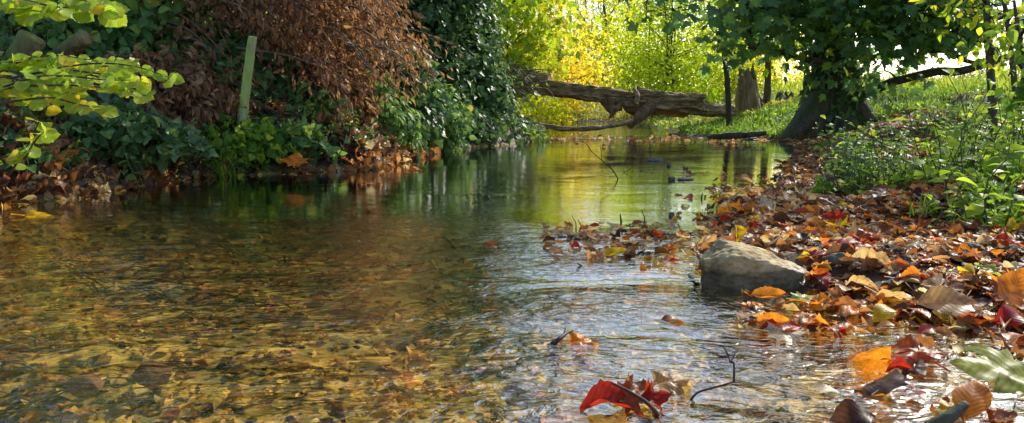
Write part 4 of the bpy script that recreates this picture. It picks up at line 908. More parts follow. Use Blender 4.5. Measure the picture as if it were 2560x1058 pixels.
while k < 66:
    px, py = rg.uniform(2000, 2570), rg.uniform(270, 470)
    if py > 330 + 0.20 * (px - 1980) + 60: continue
    z0 = 0.08 + 0.4 * (1 - (py - 255) / 220)
    p = G(px, min(py, 470), min(z0, 0.36)) if py > 300 else W(px, py, rg.uniform(6.5, 8.5))
    d, s_ = sdist(np.array([p[0]]), np.array([p[1]]))
    if d[0] < 0.35 or p[1] > 9.5 or p[1] < 2: continue
    near = "close to the sunny leaf litter" if p[1] < 4 else ("halfway up the right bank" if p[1] < 6 else "below the sycamore")
    tall = rg.random() < 0.5
    herb("nettle" if tall else "herb", ("upright nettle-like plant with paired leaves " if tall else "low broad-leaved green plant ") + near, p[0], p[1], rg.uniform(0.14, 0.30) if tall else rg.uniform(0.06, 0.13), 15 if tall else 12,
         rg.uniform(0.05, 0.075) if tall else rg.uniform(0.06, 0.10), T_OVATE, M['herb'] if rg.random() < 0.75 else M['bramble'], 300 + k, GH)
    k += 1
for q in range(46):
    px = rg.uniform(2360, 2580); Y0 = rg.uniform(2.4, 5.2); x = (px - 1280) / FPX * Y0
    if sdist(np.array([x]), np.array([Y0]))[0][0] < 0.5: continue
    herb("nettle", "tall bright plant with large lime leaves " + ("beside the grass tufts at the right edge" if Y0 < 4 else "under the saplings at the right edge"), x, Y0, rg.uniform(0.2, 0.5) * (0.6 if Y0 < 3 else 1), 18, rg.uniform(0.06, 0.10), T_OVATE, M['lime'], 800 + q, "tall lime plants at the right edge")
for q in range(52):
    px, py = rg.normal(2110, 60) if q % 2 else rg.uniform(2040, 2440), rg.uniform(305, 430)
    if py > 325 + 0.30 * (px - 1990) + 40: continue
    p = G(px, py, 0.12 + 0.18 * (430 - py) / 125)
    if sdist(p[:1], p[1:2])[0][0] < 0.3 or p[1] > 9.5: continue
    herb("nettle", "bushy nettle-like plant " + ("in the shade of the sycamore" if p[1] > 5.8 else "in the dappled light above the litter"), p[0], p[1], rg.uniform(0.18, 0.36), 21, rg.uniform(0.06, 0.09), T_OVATE, M['herb'] if q % 3 else M['bramble'], 900 + q, GH)
for q in range(60):
    px, py = rg.uniform(2180, 2570), rg.uniform(385, 480)
    p = G(px, py, 0.10)
    if sdist(p[:1], p[1:2])[0][0] < 0.3: continue
    herb("herb", "low lime green plant above the sunny litter, " + ("left of the grass tufts" if px < 2380 else "among the grass tufts"), p[0], p[1], rg.uniform(0.07, 0.17), 12, rg.uniform(0.05, 0.09), T_OVATE, M['lime'], 1100 + q, "low lime plants above the litter")
GL_ = "green plants at the foot of the left bank"
for q, (px, py, Y) in enumerate([(530, 400, 5.35), (590, 410, 5.3), (560, 385, 5.5), (640, 395, 5.6), (700, 400, 5.6), (1010, 395, 7.0), (960, 390, 7.0), (870, 405, 6.0), (1060, 375, 7.6), (330, 440, 4.6), (1140, 362, 8.6), (1230, 352, 9.2), (1300, 345, 10.2), (800, 410, 5.8), (470, 420, 5.1), (1290, 335, 11.0), (1330, 332, 11.6), (160, 440, 4.2), (60, 450, 4.0)]):
    p = W(px, py, Y)
    herb("herb", ["bright green herb growing at the water's edge beside the leaning post", "green herb among dry stems under the withered beech", "low green herb on the litter at far left", "waterside herb near the ivy-clad trunk"][0 if q < 5 else (1 if px < 1100 and px > 750 else (2 if px < 500 else 3))], p[0], p[1], rg.uniform(0.12, 0.28), 16, rg.uniform(0.05, 0.08), T_OVATE, M['herb'] if q % 3 else M['bramble'], 500 + q, GL_)
# grass tufts
def tuft(label, x, y, h, n, seed, group, lm='grass'):
    rg = np.random.default_rng(seed); z = max(gz(x, y), 0) - 0.01
    P = np.array([x, y, z]) + np.c_[rg.normal(size=(n, 2)) * 0.03, np.zeros(n)]
    Y = rg.normal(size=(n, 3)) * 0.38 + (-0.15, -0.1, 1); lb = MB()
    leaves(lb, T_BLADE, P, Y, rg.normal(size=(n, 3)) * 0.2 + np.c_[Y[:, :2] * -1, np.full(n, 0.3)], h * rg.uniform(0.5, 1.1, n), None, rg)
    o = lb.build("grass_tuft", M[lm], None, True, (x, y, z)); tag(o, label, "grass", group)
for q, (px, py, h) in enumerate([(2330, 520, 0.10), (2450, 500, 0.14), (2500, 530, 0.18), (2550, 510, 0.2), (2420, 540, 0.13), (2540, 480, 0.16), (2300, 470, 0.08), (2380, 470, 0.12), (2480, 560, 0.12), (2555, 565, 0.14)]):
    p = G(px, py, 0.1); tuft("tuft of bright grass blades at the edge of the litter on the right", p[0], p[1], h, 34, 700 + q, "grass tufts on the right bank")
for q, (px, py) in enumerate([(535, 425), (560, 440), (510, 430), (600, 430), (980, 405), (1080, 380), (1180, 365), (1320, 340)]):
    p = W(px, py, [5.3, 5.2, 5.35, 5.4, 6.9, 7.6, 8.8, 11.5][q]); tuft("tuft of thin grass at the waterline of the left bank", p[0], p[1], 0.20, 30, 730 + q, "grass tufts on the left bank")
# meadow, grassy bank, ground cover: nobody could count these
def scatter(name, label, cat, cand, n, tm, size, lm, upr, seed, kind="stuff", zoff=0.0, hi=1.0):
    rg = np.random.default_rng(seed); P = cand(rg, n); P[:, 2] += zoff
    m = len(P); Y = rg.normal(size=(m, 3)) * (1 - upr) + (0, 0, upr)
    Nh = rg.normal(size=(m, 3)) * 0.4 + (0, -0.4, 0.6 if upr < 0.5 else 0.1)
    lb = MB(); leaves(lb, tm, P, Y, Nh, size * rg.uniform(0.5, 1.25, m), rg.random(m) * hi, rg)
    o = lb.build(name, lm); tag(o, label, cat, kind=kind); return o
def region(fn, xr, yr):
    def cand(rg, n):
        x, y = rg.uniform(*xr, n), yr[0] + (yr[1] - yr[0]) * rg.random(n) ** 1.4; d, s = sdist(x, y); k = fn(d, s, x, y, rg.random(n)); x, y = x[k], y[k]
        return np.stack([x, y, ground_z(x, y)], -1)
    return cand
scatter("meadow_grass", "sunlit tall meadow grass beyond the right bank", "grass", region(lambda d, s, x, y, r: (s > 0) & (d > 2.7), (3.0, 17), (6.5, 26)), 26000, T_BLADE, 0.33, M['meadow'], 0.7, 1)
scatter("bank_grass", "green grass and moss on the low bank below the stumps", "grass", region(lambda d, s, x, y, r: (s > 0) & (d > 0.05) & (d < 3.2), (2.0, 5.8), (10.2, 16)), 7000, T_BLADE, 0.16, M['grass'], 0.6, 2)
scatter("bank_cover", "small green leaves covering the low bank below the stumps", "ground cover", region(lambda d, s, x, y, r: (s > 0) & (d > 0.03) & (d < 3), (2.0, 5.6), (10.2, 15)), 5200, T_SMALL, 0.06, M['herb'], 0.2, 3, zoff=0.05)
scatter("ridge_cover", "rough grass along the rise below the meadow", "grass", region(lambda d, s, x, y, r: (s > 0) & (d > 1.7) & (d < 3.4), (4.4, 8), (7.5, 12.5)), 6500, T_BLADE, 0.15, M['grass'], 0.6, 25)
scatter("far_cover", "low green growth along the stream behind the fallen trunk", "ground cover", region(lambda d, s, x, y, r: (d > 0.02) & (d < 3), (-3, 5.5), (13, 21)), 6000, T_SMALL, 0.09, M['muted'], 0.3, 4, zoff=0.06)
scatter("bank_cover", "small green leaves over the rising right bank", "ground cover", region(lambda d, s, x, y, r: (s > 0) & (d > 0.5 + 0.5 * r) & (np.sin(x * 3 + y * 2) + np.sin(y * 4.1 - x) > -0.3), (1.2, 7), (2.6, 11)), 2200, T_OVATE, 0.05, M['herb'], 0.35, 5, zoff=0.04)
scatter("dark_cover", "shaded ivy and herbs on the rise below the meadow", "ground cover", region(lambda d, s, x, y, r: (s > 0) & (d > 1.1) & (d < 3.4), (2.4, 7), (4.5, 11)), 2600, T_OVATE, 0.06, M['bramble'], 0.4, 15, zoff=0.05)
scatter("left_cover", "ivy and small leaves over the left bank", "ground cover", region(lambda d, s, x, y, r: (s < 0) & (d > 0.12) & (d < 1.5) & (r > 0.15), (-4.5, 0.3), (3, 11)), 60000, T_IVY, 0.06, M['ivy'], 0.1, 6, zoff=0.03)
scatter("left_litter", "dead leaves lying along the left bank", "leaf litter", region(lambda d, s, x, y, r: (s < 0) & (d > -0.03) & (d < 1.6) & (d < 0.9) & (r > d * 0.8), (-4.5, 0.2), (2.5, 7.6)), 32000, [strip_leaf([0.02, 0.26, 0.34, 0.22, 0.0], 0.35, 0.6, 0.3, i) for i in range(3)] + [fan_leaf(MAPLE, 0.5, 0.2, 0.2, i) for i in range(2)], 0.085, M['litter'], 0.03, 7, zoff=0.015, hi=0.8)

# ------------------------------------------------------------------ fallen leaves of the right bank
OVL = [0.01, 0.17, 0.27, 0.31, 0.29, 0.22, 0.12, 0.0]
def petiole(t, ln=0.35, b=0.1):
    V, T, U = t; n = len(V); w = 0.014
    pv = np.array([(-w, 0.02, 0.01), (w, 0.02, 0.01), (0, 0.02, 0.035), (-w + b * 0.5, -ln, b), (w + b * 0.5, -ln, b), (b * 0.5, -ln, b + 0.03)])
    pt = [(0, 1, 4), (0, 4, 3), (1, 2, 5), (1, 5, 4), (2, 0, 3), (2, 3, 5)]
    return np.vstack([V, pv]), np.vstack([T, np.array(pt) + n]), np.vstack([U, np.zeros((6, 2))])
FL = [petiole(strip_leaf(OVL, 0.35, 0.5, 0.08, 1, 0.3)), petiole(strip_leaf(OVL, 0.8, -0.5, 0.12, 2, -0.3), 0.25, 0.2), strip_leaf(OVL, 0.15, 1.0, 0.15, 3, 0.6), strip_leaf(OVL, 1.4, 0.4, 0.15, 4),
      petiole(fan_leaf(MAPLE, 0.3, 0.1, 0.1, 5), 0.5, 0.1), petiole(fan_leaf(MAPLE, 0.5, 0.15, 0.14, 6), 0.4, 0.05), fan_leaf(MAPLE, -0.4, 0.15, 0.14, 7), fan_leaf(ROUND, 0.6, 0.2, 0.15, 8, 0.3)]
def blade(prof, fold, curl, wave, seed, twist=0.0, rows=16, cols=9):
    rg = np.random.default_rng(seed); ph = rg.uniform(0, 6, 4); v = np.linspace(0, 1, rows); u = np.linspace(-1, 1, cols)
    w = np.interp(v, np.linspace(0, 1, len(prof)), prof) * (1 + 0.06 * np.sin(v * 40 + ph[0]))
    UU, VV = np.meshgrid(u, v); x = UU * w[:, None]
    wave = wave * 0.6; z = fold * np.abs(x) - curl * (VV - 0.35) ** 2 + twist * x * VV + wave * np.sin(VV * 9 + ph[1] + UU * 1.5) * UU ** 2 + wave * 0.5 * np.sin(UU * 4 + VV * 14 + ph[2])
    x = x * (1 - 0.35 * np.abs(fold) * UU ** 2)
    V = np.stack([x, VV + 0.05 * np.sin(VV * 3) * x, z], -1).reshape(-1, 3)
    i = np.arange(rows - 1)[:, None] * cols; j = np.arange(cols - 1)[None]
    T = np.concatenate([np.stack([i + j, i + j + 1, i + j + cols + 1], -1).reshape(-1, 3), np.stack([i + j, i + j + cols + 1, i + j + cols], -1).reshape(-1, 3)])
    return V, T, np.column_stack([UU.ravel() * 0.3, VV.ravel()])
def lobed(curl, fold, warp, seed, rings=6):
    rg = np.random.default_rng(seed); O = np.array(MAPLE); O2 = []
    for a, b in zip(O, np.roll(O, -1, 0)):
        O2 += [a, a * 0.55 + b * 0.45 + rg.normal(size=2) * 0.02]
    O = np.array(O2); n = len(O); c = np.array([0, 0.36]); ph = rg.uniform(0, 6, 6)
    P = np.vstack([c[None]] + [c + (O - c) * (k / rings) for k in range(1, rings + 1)])
    r2 = ((P - c) ** 2).sum(1); an = np.arctan2(P[:, 1] - c[1], P[:, 0])
    z = fold * np.abs(P[:, 0]) - curl * r2 + warp * r2 * 2.2 * (np.sin(an * 3 + ph[0]) + 0.6 * np.sin(an * 5 + ph[1])) + warp * 0.12 * np.sin(P[:, 0] * 17 + ph[2]) * np.sin(P[:, 1] * 15 + ph[3])
    T = [(0, 1 + i, 1 + (i + 1) % n) for i in range(n)]
    for k in range(rings - 1):
        b = 1 + k * n
        for i in range(n):
            j = (i + 1) % n; T += [(b + i, b + n + i, b + n + j), (b + i, b + n + j, b + j)]
    return np.column_stack([P, z]), np.array(T), P
FH = [petiole(blade(OVL, 0.2, 0.25, 0.035, 1, 0.2)), petiole(blade(OVL, 0.7, -0.5, 0.05, 2, -0.3), 0.25, 0.2), blade(OVL, 0.2, 1.1, 0.05, 3, 0.5), blade(OVL, 1.1, 0.4, 0.07, 4, 0.3),
      petiole(lobed(0.25, 0.08, 0.10, 5), 0.4, 0.10), petiole(lobed(0.6, 0.1, 0.25, 6), 0.4, 0.05), lobed(-0.4, 0.1, 0.2, 7), petiole(blade([0.02, 0.28, 0.40, 0.43, 0.40, 0.32, 0.18, 0.0], 0.2, 0.5, 0.07, 8), 0.3, 0.1)]
FH += [lobed(0.5, 0.25, 0.30, 21), lobed(-0.5, 0.3, 0.35, 22), blade([0.02, 0.28, 0.38, 0.36, 0.25, 0.05], 0.75, 0.9, 0.10, 23, 0.25)]
FSH = ["flat oval", "cupped oval", "curled oval", "folded oval", "lobed", "crumpled lobed", "upturned lobed", "rounded"]
def litter_mask(d, s, x, y, r):
    return (s > 0) & (d > -0.02) & (d < 3.2 + 0.4 * r) & ((d < 0.9) | (r < 0.5) | (y < 4))
rg = np.random.default_rng(8)
def litter_pts(n):
    y = 0.9 + 9.8 * rg.random(n) ** 1.9; x = rg.uniform(0.3, 6.5, n); d, s = sdist(x, y); k = litter_mask(d, s, x, y, rg.random(n)); return x[k], y[k], d[k]
x1, y1, d1 = litter_pts(60000)
# fewer leaves further down into the water, some on the raft and the shallows in front of the rock
def px_pts(pxr, pyr, n):
    q = np.array([G(rg.uniform(*pxr), rg.uniform(*pyr)) for _ in range(n)]); return q[:, 0], q[:, 1]
xr, yr = px_pts((1360, 1800), (560, 655), 150); kx = rg.random(150) < np.clip(1.15 - np.abs(np.array([H_CAM / max(1e-3, v) for v in yr]) * FPX + 250 - 600) / 90, 0.1, 1); xr, yr = xr[kx], yr[kx]
xs, ys = px_pts((1850, 2560), (740, 835), 150)
xb, yb = px_pts((2150, 2600), (850, 1075), 34)
xm, ym = px_pts((1700, 2000), (430, 600), 110)
X = np.concatenate([x1, xr, xs, xb, xm]); Y = np.concatenate([y1, yr, ys, yb, ym]); n = len(X)
Z = np.maximum(ground_z(X, Y), 0.002) + 0.004 + 0.018 * rg.random(n) ** 2 * (ground_z(X, Y) > 0)
size = np.where(rg.random(n) < 0.12, rg.uniform(0.065, 0.10, n), rg.uniform(0.025, 0.06, n)); size[len(x1):len(x1) + len(xr)] = rg.uniform(0.035, 0.06, len(xr))
rock_box = (np.abs(X - rc[0]) < 0.13) & (np.abs(Y - rc[1] - 0.09) < 0.09)
X, Y, Z, size = X[~rock_box], Y[~rock_box], Z[~rock_box], size[~rock_box]; n = len(X)
zc = np.array([X, Y, Z]).T - np.array([0, 0, H_CAM]); dep = zc[:, 1] * cs - zc[:, 2] * sn
PX = 1280 + FPX * zc[:, 0] / dep; PY = 529 - FPX * (zc[:, 1] * sn + zc[:, 2] * cs) / dep
inv = (PX > -20) & (PX < 2580) & (PY < 1075)
show = np.where(inv & (dep > 0.6), size / np.maximum(dep, 0.6), 0)
order = np.argsort(-show); pick = order[:265]; rest = order[265:]
rest = rest[inv[rest] | (rg.random(len(rest)) < 0.5)]
tilt = rg.normal(size=(n, 3)) * 0.25 + (0, -0.05, 1); an = rg.uniform(0, 2 * PI, n); YD = np.stack([np.cos(an), np.sin(an), rg.normal(size=n) * 0.12], -1)
wts = rg.choice(len(LITTER), n, p=[0.10, 0.15, 0.19, 0.15, 0.11, 0.09, 0.10, 0.07, 0.04]); RND = np.clip(np.array([p for p, c in LITTER])[wts] + rg.normal(size=n) * 0.025, 0, 1)
RND = np.where(Y > 4.2, RND * 0.66, RND)
lb = MB(); leaves(lb, FL, X[rest][:, None] * [1, 0, 0] + Y[rest][:, None] * [0, 1, 0] + Z[rest][:, None] * [0, 0, 1], YD[rest], tilt[rest], size[rest], RND[rest], rg)
o = lb.build("leaf_litter", M['litter']); tag(o, "carpet of wet brown and orange fallen leaves over the right bank", "leaf litter", kind="stuff")
# individual leaves: one mesh per shape and colour, shared by the copies
from mathutils import Matrix
LMESH = {}
def leaf_mesh(si, colr):
    if (si, colr) not in LMESH:
        V, T, U = FH[si]; q = MB(); q.add(V, T, None, np.column_stack([U, np.full(len(V), 0.75)])); LMESH[(si, colr)] = q.mesh("fallen_leaf", M[colr])
    return LMESH[(si, colr)]
GFL = "fallen leaves on the right bank and shallows"
def put_leaf(si, colr, p, yd, nh, s, label, group=GFL):
    F = frames(np.asarray(yd, float)[None], np.asarray(nh, float)[None])[0]
    o = bpy.data.objects.new("fallen_leaf", leaf_mesh(si, colr)); COL.objects.link(o)
    mtx = Matrix(((*F[0] * s, p[0]), (*F[1] * s, p[1]), (*F[2] * s, p[2]), (0, 0, 0, 1))); o.matrix_world = mtx
    return tag(o, label, "leaf", group)
CW = ['dark brown', 'chestnut brown', 'tan', 'pale buff', 'orange', 'crimson', 'rust red', 'yellow', 'yellow-green']
for q in pick:
    colr = CW[rg.choice(9, p=[0.11, 0.18, 0.15, 0.11, 0.16, 0.10, 0.12, 0.05, 0.02])]; si = int(rg.integers(len(FL)))
    px, py = PX[q], PY[q]
    if px < 1760 and py < 700: zone = "floating in the leaf raft left of the pale rock"
    elif py > 930: zone = "in the wet shallows at the bottom right corner"
    elif py > 820: zone = "on the dark shallow water at the lower right"
    elif py > 735: zone = "in the soaked leaf edge in front of the pale rock" if px < 2200 else "in the soaked leaf edge at the right"
    elif py > 600: zone = "in the litter right of the pale rock" if px < 2300 else "in the litter at the right edge"
    else: zone = "in the litter behind the pale rock" if px < 2200 else "in the litter below the grass tufts"
    put_leaf(si, colr, (X[q], Y[q], Z[q] + 0.006), YD[q], tilt[q], size[q], f"{FSH[si]} {colr} leaf {zone}")
# the leaves one would point to
def hero(si, colr, px, py, z, s, yaw, pitch, label, nh=(0, -0.25, 1)):
    p = G(px, py, z); yd = (math.cos(yaw), math.sin(yaw), pitch); put_leaf(si, colr, p, yd, nh, s, label)
hero(1, 'yellow', 1500, 642, 0.008, 0.085, 0.1, 0.05, "bright yellow oval leaf floating alone left of the rock")
hero(3, 'crimson', 1795, 556, 0.012, 0.07, 0.3, 0.25, "bright red leaf standing up on the water behind the rock", (0.1, -0.8, 0.6))
hero(3, 'yellow', 1842, 605, 0.10, 0.07, 1.3, 0.9, "yellow and brown leaf standing upright on top of the rock", (0.2, -1, 0.2))
hero(0, 'crimson', 1665, 655, 0.012, 0.055, -0.3, 0.2, "red leaf half sunk at the front of the leaf raft")
hero(0, 'orange', 1345, 596, 0.008, 0.075, 0.0, 0.05, "orange leaf at the left tip of the leaf raft")
hero(2, 'yellow', 2185, 800, 0.02, 0.08, 0.5, 0.5, "bright yellow curled leaf raised above the soaked litter", (0.1, -0.7, 0.7))
hero(0, 'tan', 2290, 755, 0.05, 0.15, -0.15, 0.02, "large tan ribbed leaf lying right of the rock", (0.0, -0.65, 0.8))
hero(4, 'yellow-green', 1985, 748, 0.012, 0.06, 0.2, 0.1, "yellow-green leaf against the right foot of the rock")
hero(4, 'pale buff', 1920, 830, 0.008, 0.085, 0.0, 0.0, "pale buff leaf floating in front of the rock")
hero(4, 'yellow-green', 2575, 935, 0.02, 0.135, 2.95, 0.1, "large pale green lobed leaf at the right edge", (0.0, -0.35, 0.95))
hero(0, 'orange', 2410, 1050, 0.02, 0.095, 0.85, 0.6, "orange ribbed leaf standing tilted in the bottom right corner", (-0.3, -0.7, 0.6))
hero(5, 'rust red', 2330, 905, 0.02, 0.10, 1.9, 0.3, "dark red crumpled leaf in shallow water at lower right", (0.1, -0.7, 0.6))
hero(2, 'crimson', 2490, 800, 0.03, 0.10, 0.2, 0.2, "crimson curled leaf near the right edge", (0.0, -0.7, 0.6))
hero(6, 'orange', 2520, 760, 0.05, 0.12, 0.9, 0.4, "glowing orange leaf at the right edge", (0.0, -0.7, 0.5))
hero(0, 'pale buff', 2020, 970, 0.006, 0.055, -0.2, 0.0, "small pale leaf floating on dark water at lower right")
hero(2, 'chestnut brown', 1650, 797, 0.004, 0.075, 0.0, 0.0, "narrow brown leaf afloat in the ripples left of the rock")
hero(10, 'crimson', 1450, 1012, 0.010, 0.098, 0.08, 0.06, "big curled red leaf caught on a twig in the foreground ripples", (0.05, -0.4, 0.9))
hero(8, 'rust red', 1545, 995, 0.015, 0.06, 0.2, 0.05, "crumpled rust red leaf behind the twig in the foreground", (0.0, -0.5, 0.8))
hero(9, 'crimson', 1610, 1005, 0.012, 0.05, 0.4, 0.05, "small torn crimson leaf at the end of the curled red leaf", (0.0, -0.6, 0.6))
hero(5, 'tan', 1640, 960, 0.012, 0.075, 0.3, 0.1, "pale tan leaf behind the curled red leaf in the foreground")
hero(5, 'orange', 1420, 855, 0.003, 0.075, 0.1, 0.0, "orange leaf drifting beside the stub of twig in the ripples")
hero(4, 'rust red', 1215, 612, 0.006, 0.05, 0.2, 0.2, "small rust red leaf floating alone in mid stream")
hero(4, 'orange', 735, 412, 0.10, 0.17, 1.7, 0.5, "large orange lobed leaf on the left bank below the brambles", (0.1, -0.8, 0.5))
hero(0, 'orange', 950, 428, 0.01, 0.07, 1.2, 0.8, "small orange leaf upright at the waterline of the left bank", (0, -1, 0.2))
hero(5, 'orange', 1015, 424, 0.006, 0.15, 0.0, 0.0, "flat orange leaf floating beside the left bank")
hero(6, 'yellow', 165, 480, 0.03, 0.07, 0.4, 0.3, "yellow leaf on the litter of the left bank")
hero(4, 'yellow', 60, 540, 0.004, 0.12, 0.2, 0.0, "yellowish leaf floating at the left edge")
hero(9, 'chestnut brown', 1590, 985, 0.022, 0.045, 1.2, 0.0, "torn brown leaf scrap heaped on the curled red leaf", (0.1, -0.3, 0.9))

# ------------------------------------------------------------------ twigs and sticks in the water
def twig(label, branches, r, m='wet_twig', name="twig", k=6):
    tb = MB(); random.seed(len(label))
    for pts, f in branches: tube(tb, pts, np.linspace(1, 0.45, len(pts)) * r * f, k, n=len(pts) * 5, rough=0.2, rs=60)
    o = tb.build(name, M[m], None, True, branches[0][0][0]); return tag(o, label, "twig")
D = 5.0; B0 = G(1550, 446)
twig("long bare forked twig slanting up out of the mid stream", [([B0 - (0, 0, 0.03), W(1535, 430, D), W(1510, 405, D), W(1480, 380, D), W(1468, 362, D), W(1450, 352, D)], 1), ([W(1535, 430, D), W(1522, 436, D), W(1505, 432, D)], 0.6), ([W(1505, 402, D), W(1503, 380, D), W(1500, 362, D)], 0.5), ([W(1540, 440, D), W(1515, 442, D), W(1490, 430, D)], 0.5)], 0.0042)
for q, (a, b_, lab) in enumerate([((1560, 432), (1582, 420), "short dark twig right of the forked twig in mid stream"), ((1600, 428), (1645, 424), "dark twig lying flat on the mid stream"), ((1562, 408), (1572, 380), "thin twig tip standing in the mid stream"), ((1440, 575), (1432, 540), "thin pale twig poking up left of the leaf raft"), ((1452, 578), (1446, 548), "second thin twig poking up left of the leaf raft"), ((1610, 562), (1606, 525), "thin twig standing behind the leaf raft"), ((1700, 580), (1690, 555), "thin twig standing in the leaf raft near the rock"), ((1690, 548), (1700, 533), "short twig end above the leaf raft")]):
    p = G(*a); e = W(b_[0], b_[1], p[1] - 0.02); e[2] = max(e[2], 0.006)
    md = (p + e) / 2 + np.array([0.004, 0, 0.003]); md2 = p * 0.2 + e * 0.8 + np.array([-0.003, 0, 0.003]); twig(lab, [([p - (0, 0, 0.02), p + (0, 0, 0.004), md, md2, e], 1)], 0.0024)
for q, (px, py, s) in enumerate([(1680, 450, (0.03, 0.02, 0.02)), (1712, 450, (0.07, 0.03, 0.015)), (1640, 402, (0.10, 0.06, 0.02)), (1672, 416, (0.03, 0.02, 0.02)), (1680, 541, (0.02, 0.015, 0.018))]):
    p = G(px, py); stone("stone", ["small dark stone end showing above mid stream", "long dark stone breaking the surface in mid stream", "flat dark stone making a ripple in the far pool", "small dark stone in the far pool", "tiny dark stone behind the leaf raft"][q], (p[0], p[1], s[2] * 0.2), s, M['stone'], 60 + q, None, 0.14, None, 0.3 * q, 10)
p0 = G(1712, 1000); J = G(1835, 955, 0.035)
twig("bare angled twig rising from the foreground ripples", [([p0 - (0, 0, 0.02), G(1740, 985, 0.01), G(1790, 968, 0.025), J], 1), ([J, J + (0, 0.005, 0.03), W(1825, 905, J[1] + 0.01), W(1822, 890, J[1] + 0.02), W(1808, 868, J[1] + 0.02)], 0.8), ([J, G(1865, 960, 0.02)], 0.6), ([W(1825, 905, J[1] + 0.01), W(1834, 893, J[1] + 0.01), W(1838, 880, J[1] + 0.015)], 0.45)], 0.0026, 'twig')
c0 = G(1660, 1035, 0.0)
twig("thick twig lying across the curled red leaf in the foreground", [([c0 - (0, 0, 0.015), G(1620, 1010, 0.02), G(1575, 980, 0.04), G(1530, 958, 0.045)], 1)], 0.0042, 'twig')
twig("short broken stub of twig in the ripples left of centre", [([G(1372, 868, -0.01), G(1395, 850, 0.008), G(1418, 832, 0.015), G(1432, 826, 0.015)], 1), ([G(1412, 836, 0.012), G(1416, 820, 0.02)], 0.7)], 0.006, 'twig')
twig("thick dark stick end in the bottom right corner", [([G(2330, 1075, 0.0), G(2370, 1045, 0.02), G(2415, 1010, 0.035)], 1)], 0.014, 'bark_dark', "stick", 12)
for q, (a, b_, z1, lab) in enumerate([((2000, 620), (2110, 655), 0.05, "thin bent twig on the litter behind the rock"), ((2265, 560), (2300, 600), 0.05, "thin twig on the litter below the grass"), ((1890, 470), (1800, 520), 0.02, "fine twig lying at the far edge of the litter"), ((2480, 700), (2420, 660), 0.06, "twig among the leaves near the right edge"), ((2130, 610), (2200, 560), 0.08, "slanting twig on the litter in the sun")]):
    p = G(*a, 0.04); e = G(*b_, z1); twig(lab, [([p, (p + e) / 2 + (0, 0, 0.025), e], 1)], 0.0035, 'twig')
# bank twigs on the left litter
rgt = np.random.default_rng(90)
for q in range(16):
    px = rgt.uniform(60, 1000); Y0 = np.interp(px, [0, 300, 560, 950, 1000], [4.1, 4.7, 5.4, 6.1, 6.6]); p = W(px, 400, Y0); p[2] = max(gz(p[0], p[1]), 0) + 0.02
    e = p + np.array([rgt.uniform(-0.35, 0.45), -rgt.uniform(0.0, 0.3), 0]); e[2] = max(gz(e[0], e[1]), 0.01) + rgt.uniform(0.01, 0.12)
    o = twig("dry brown twig lying on the litter of the left bank", [([p, (p + e) / 2 + (0, 0, 0.05), e], 1)], 0.005, 'twig'); o["group"] = "twigs on the left bank"

# ------------------------------------------------------------------ stream bed: gravel, sunken leaves, weed
rg = np.random.default_rng(14)
def bed_pts(n, xr=(-3.2, 1.6), yr=(0.9, 5.5), pw=1.6):
    x = rg.uniform(*xr, n); y = yr[0] + (yr[1] - yr[0]) * rg.random(n) ** pw; d, s = sdist(x, y); k = d < -0.02; x, y = x[k], y[k]
    return np.stack([x, y, ground_z(x, y)], -1)
P = bed_pts(5500); lb = MB()
ico = norm(np.array([(0, 0, 1), (0.9, 0, 0.4), (0.28, 0.85, 0.4), (-0.72, 0.53, 0.4), (-0.72, -0.53, 0.4), (0.28, -0.85, 0.4), (0.72, 0.53, -0.4), (-0.28, 0.85, -0.4), (-0.9, 0, -0.4), (-0.28, -0.85, -0.4), (0.72, -0.53, -0.4), (0, 0, -1)]))
IT = np.array([(0, 1, 2), (0, 2, 3), (0, 3, 4), (0, 4, 5), (0, 5, 1), (1, 6, 2), (2, 7, 3), (3, 8, 4), (4, 9, 5), (5, 10, 1), (6, 7, 2), (7, 8, 3), (8, 9, 4), (9, 10, 5), (10, 6, 1), (6, 11, 7), (7, 11, 8), (8, 11, 9), (9, 11, 10), (10, 11, 6)])
pebs = [(ico * np.array([1, 0.8, 0.5]) * np.random.default_rng(i).uniform(0.75, 1.15, (12, 1)), IT, ico[:, :2]) for i in range(5)]
leaves(lb, pebs, P, np.column_stack([rg.normal(size=(len(P), 2)), np.zeros(len(P))]), np.tile([0, 0, 1.0], (len(P), 1)) + rg.normal(size=(len(P), 3)) * 0.1, rg.gamma(2.2, 0.005, len(P)) + 0.005, None, rg)
o = lb.build("gravel", M['gravel']); tag(o, "gravel and pebbles on the stream bed", "gravel", kind="stuff")
P = bed_pts(19000, pw=1.35); P[:, 2] += 0.006 + 0.012 * rg.random(len(P)); lb = MB(); n = len(P); an = rg.uniform(0, 2 * PI, n)
leaves(lb, FL, P, np.stack([np.cos(an), np.sin(an), 0 * an], -1), rg.normal(size=(n, 3)) * 0.25 + (0, 0, 1), 0.012 + 0.04 * rg.random(n) ** 2, 0.3 + 0.69 * rg.random(n), rg)
o = lb.build("sunken_leaves", M['sunken']); tag(o, "brown and golden leaves sunken on the stream bed", "leaf litter", kind="stuff")
P = bed_pts(6000); 
k = (np.sin(P[:, 0] * 5 + 1) + np.sin(P[:, 1] * 6 + P[:, 0] * 2)) > 0.35; P = P[k]; n = len(P); lb = MB()
leaves(lb, T_BLADE, P, np.tile([-0.5, -1.0, 0.25], (n, 1)) + rg.normal(size=(n, 3)) * 0.25, np.tile([0, 0.2, 1.0], (n, 1)) + rg.normal(size=(n, 3)) * 0.2, rg.uniform(0.08, 0.2, n), None, rg)
o = lb.build("water_weed", M['weed']); tag(o, "dark trailing water weed on the stream bed", "water weed", kind="stuff")
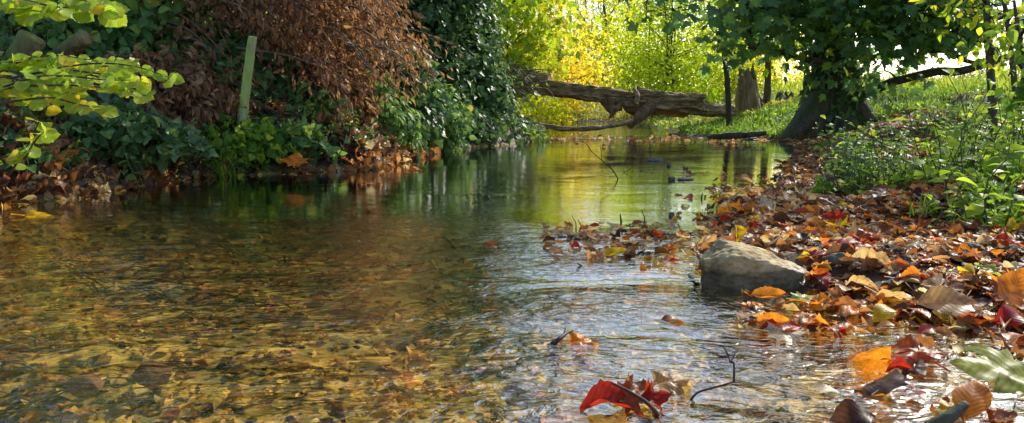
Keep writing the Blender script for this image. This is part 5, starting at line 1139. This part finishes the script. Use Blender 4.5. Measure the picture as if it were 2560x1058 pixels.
# riffle of leaves and pebbles at the head of the pool
x = rg.uniform(0.4, 3.3, 150); y = 10.2 + rg.normal(size=150) * 0.6; kz = sdist(x, y)[0] < 0.15; x, y = x[kz], y[kz]; n = len(x)
lb = MB(); an = rg.uniform(0, 2 * PI, n)
leaves(lb, FL, np.stack([x, y, np.full(n, 0.008)], -1), np.stack([np.cos(an), np.sin(an), 0 * an], -1), rg.normal(size=(n, 3)) * 0.3 + (0, 0, 1), rg.uniform(0.04, 0.08, n), rg.uniform(0.1, 0.72, n), rg)
o = lb.build("riffle_litter", M['litter']); tag(o, "scattered leaves caught on the riffle at the head of the pool", "leaf litter", kind="stuff")

# ------------------------------------------------------------------ light
SUN_AZ, SUN_EL = math.radians(38), math.radians(33)          # azimuth to the right of the view
sd_ = Vector((math.sin(SUN_AZ) * math.cos(SUN_EL), math.cos(SUN_AZ) * math.cos(SUN_EL), math.sin(SUN_EL)))
sun_d = bpy.data.lights.new("sun", 'SUN'); sun_d.energy = 5.0; sun_d.angle = math.radians(0.5); sun_d.color = (1, 0.95, 0.84)
sun = bpy.data.objects.new("sun", sun_d); COL.objects.link(sun); sun.rotation_euler = sd_.to_track_quat('Z', 'Y').to_euler(); sun.location = sd_ * 40
wd_ = bpy.data.worlds.new("World"); SC.world = wd_; wd_.use_nodes = True; nt = wd_.node_tree
bg = nt.nodes["Background"]; sk = nt.nodes.new("ShaderNodeTexSky"); sk.sky_type = 'NISHITA'; sk.sun_disc = False
sk.sun_elevation = SUN_EL; sk.sun_rotation = SUN_AZ; sk.air_density = 1.0; sk.dust_density = 1.6; sk.ozone_density = 1.0
wb = nt.nodes.new("ShaderNodeMix"); wb.data_type = 'RGBA'; wb.blend_type = 'MULTIPLY'; wb.inputs[0].default_value = 1; wb.inputs[7].default_value = (1.32, 1.45, 1.62, 1)
nt.links.new(sk.outputs[0], wb.inputs[6]); nt.links.new(wb.outputs[2], bg.inputs[0]); bg.inputs[1].default_value = 0.15
SC.view_settings.view_transform = 'Standard'; SC.view_settings.look = 'None'; SC.view_settings.exposure = 0; SC.view_settings.gamma = 1
cy = SC.cycles
cy.use_denoising = True
cy.max_bounces = 7; cy.diffuse_bounces = 3; cy.glossy_bounces = 3; cy.transmission_bounces = 5; cy.transparent_max_bounces = 10
cy.sample_clamp_indirect = 4.0; cy.caustics_reflective = False; cy.caustics_refractive = False
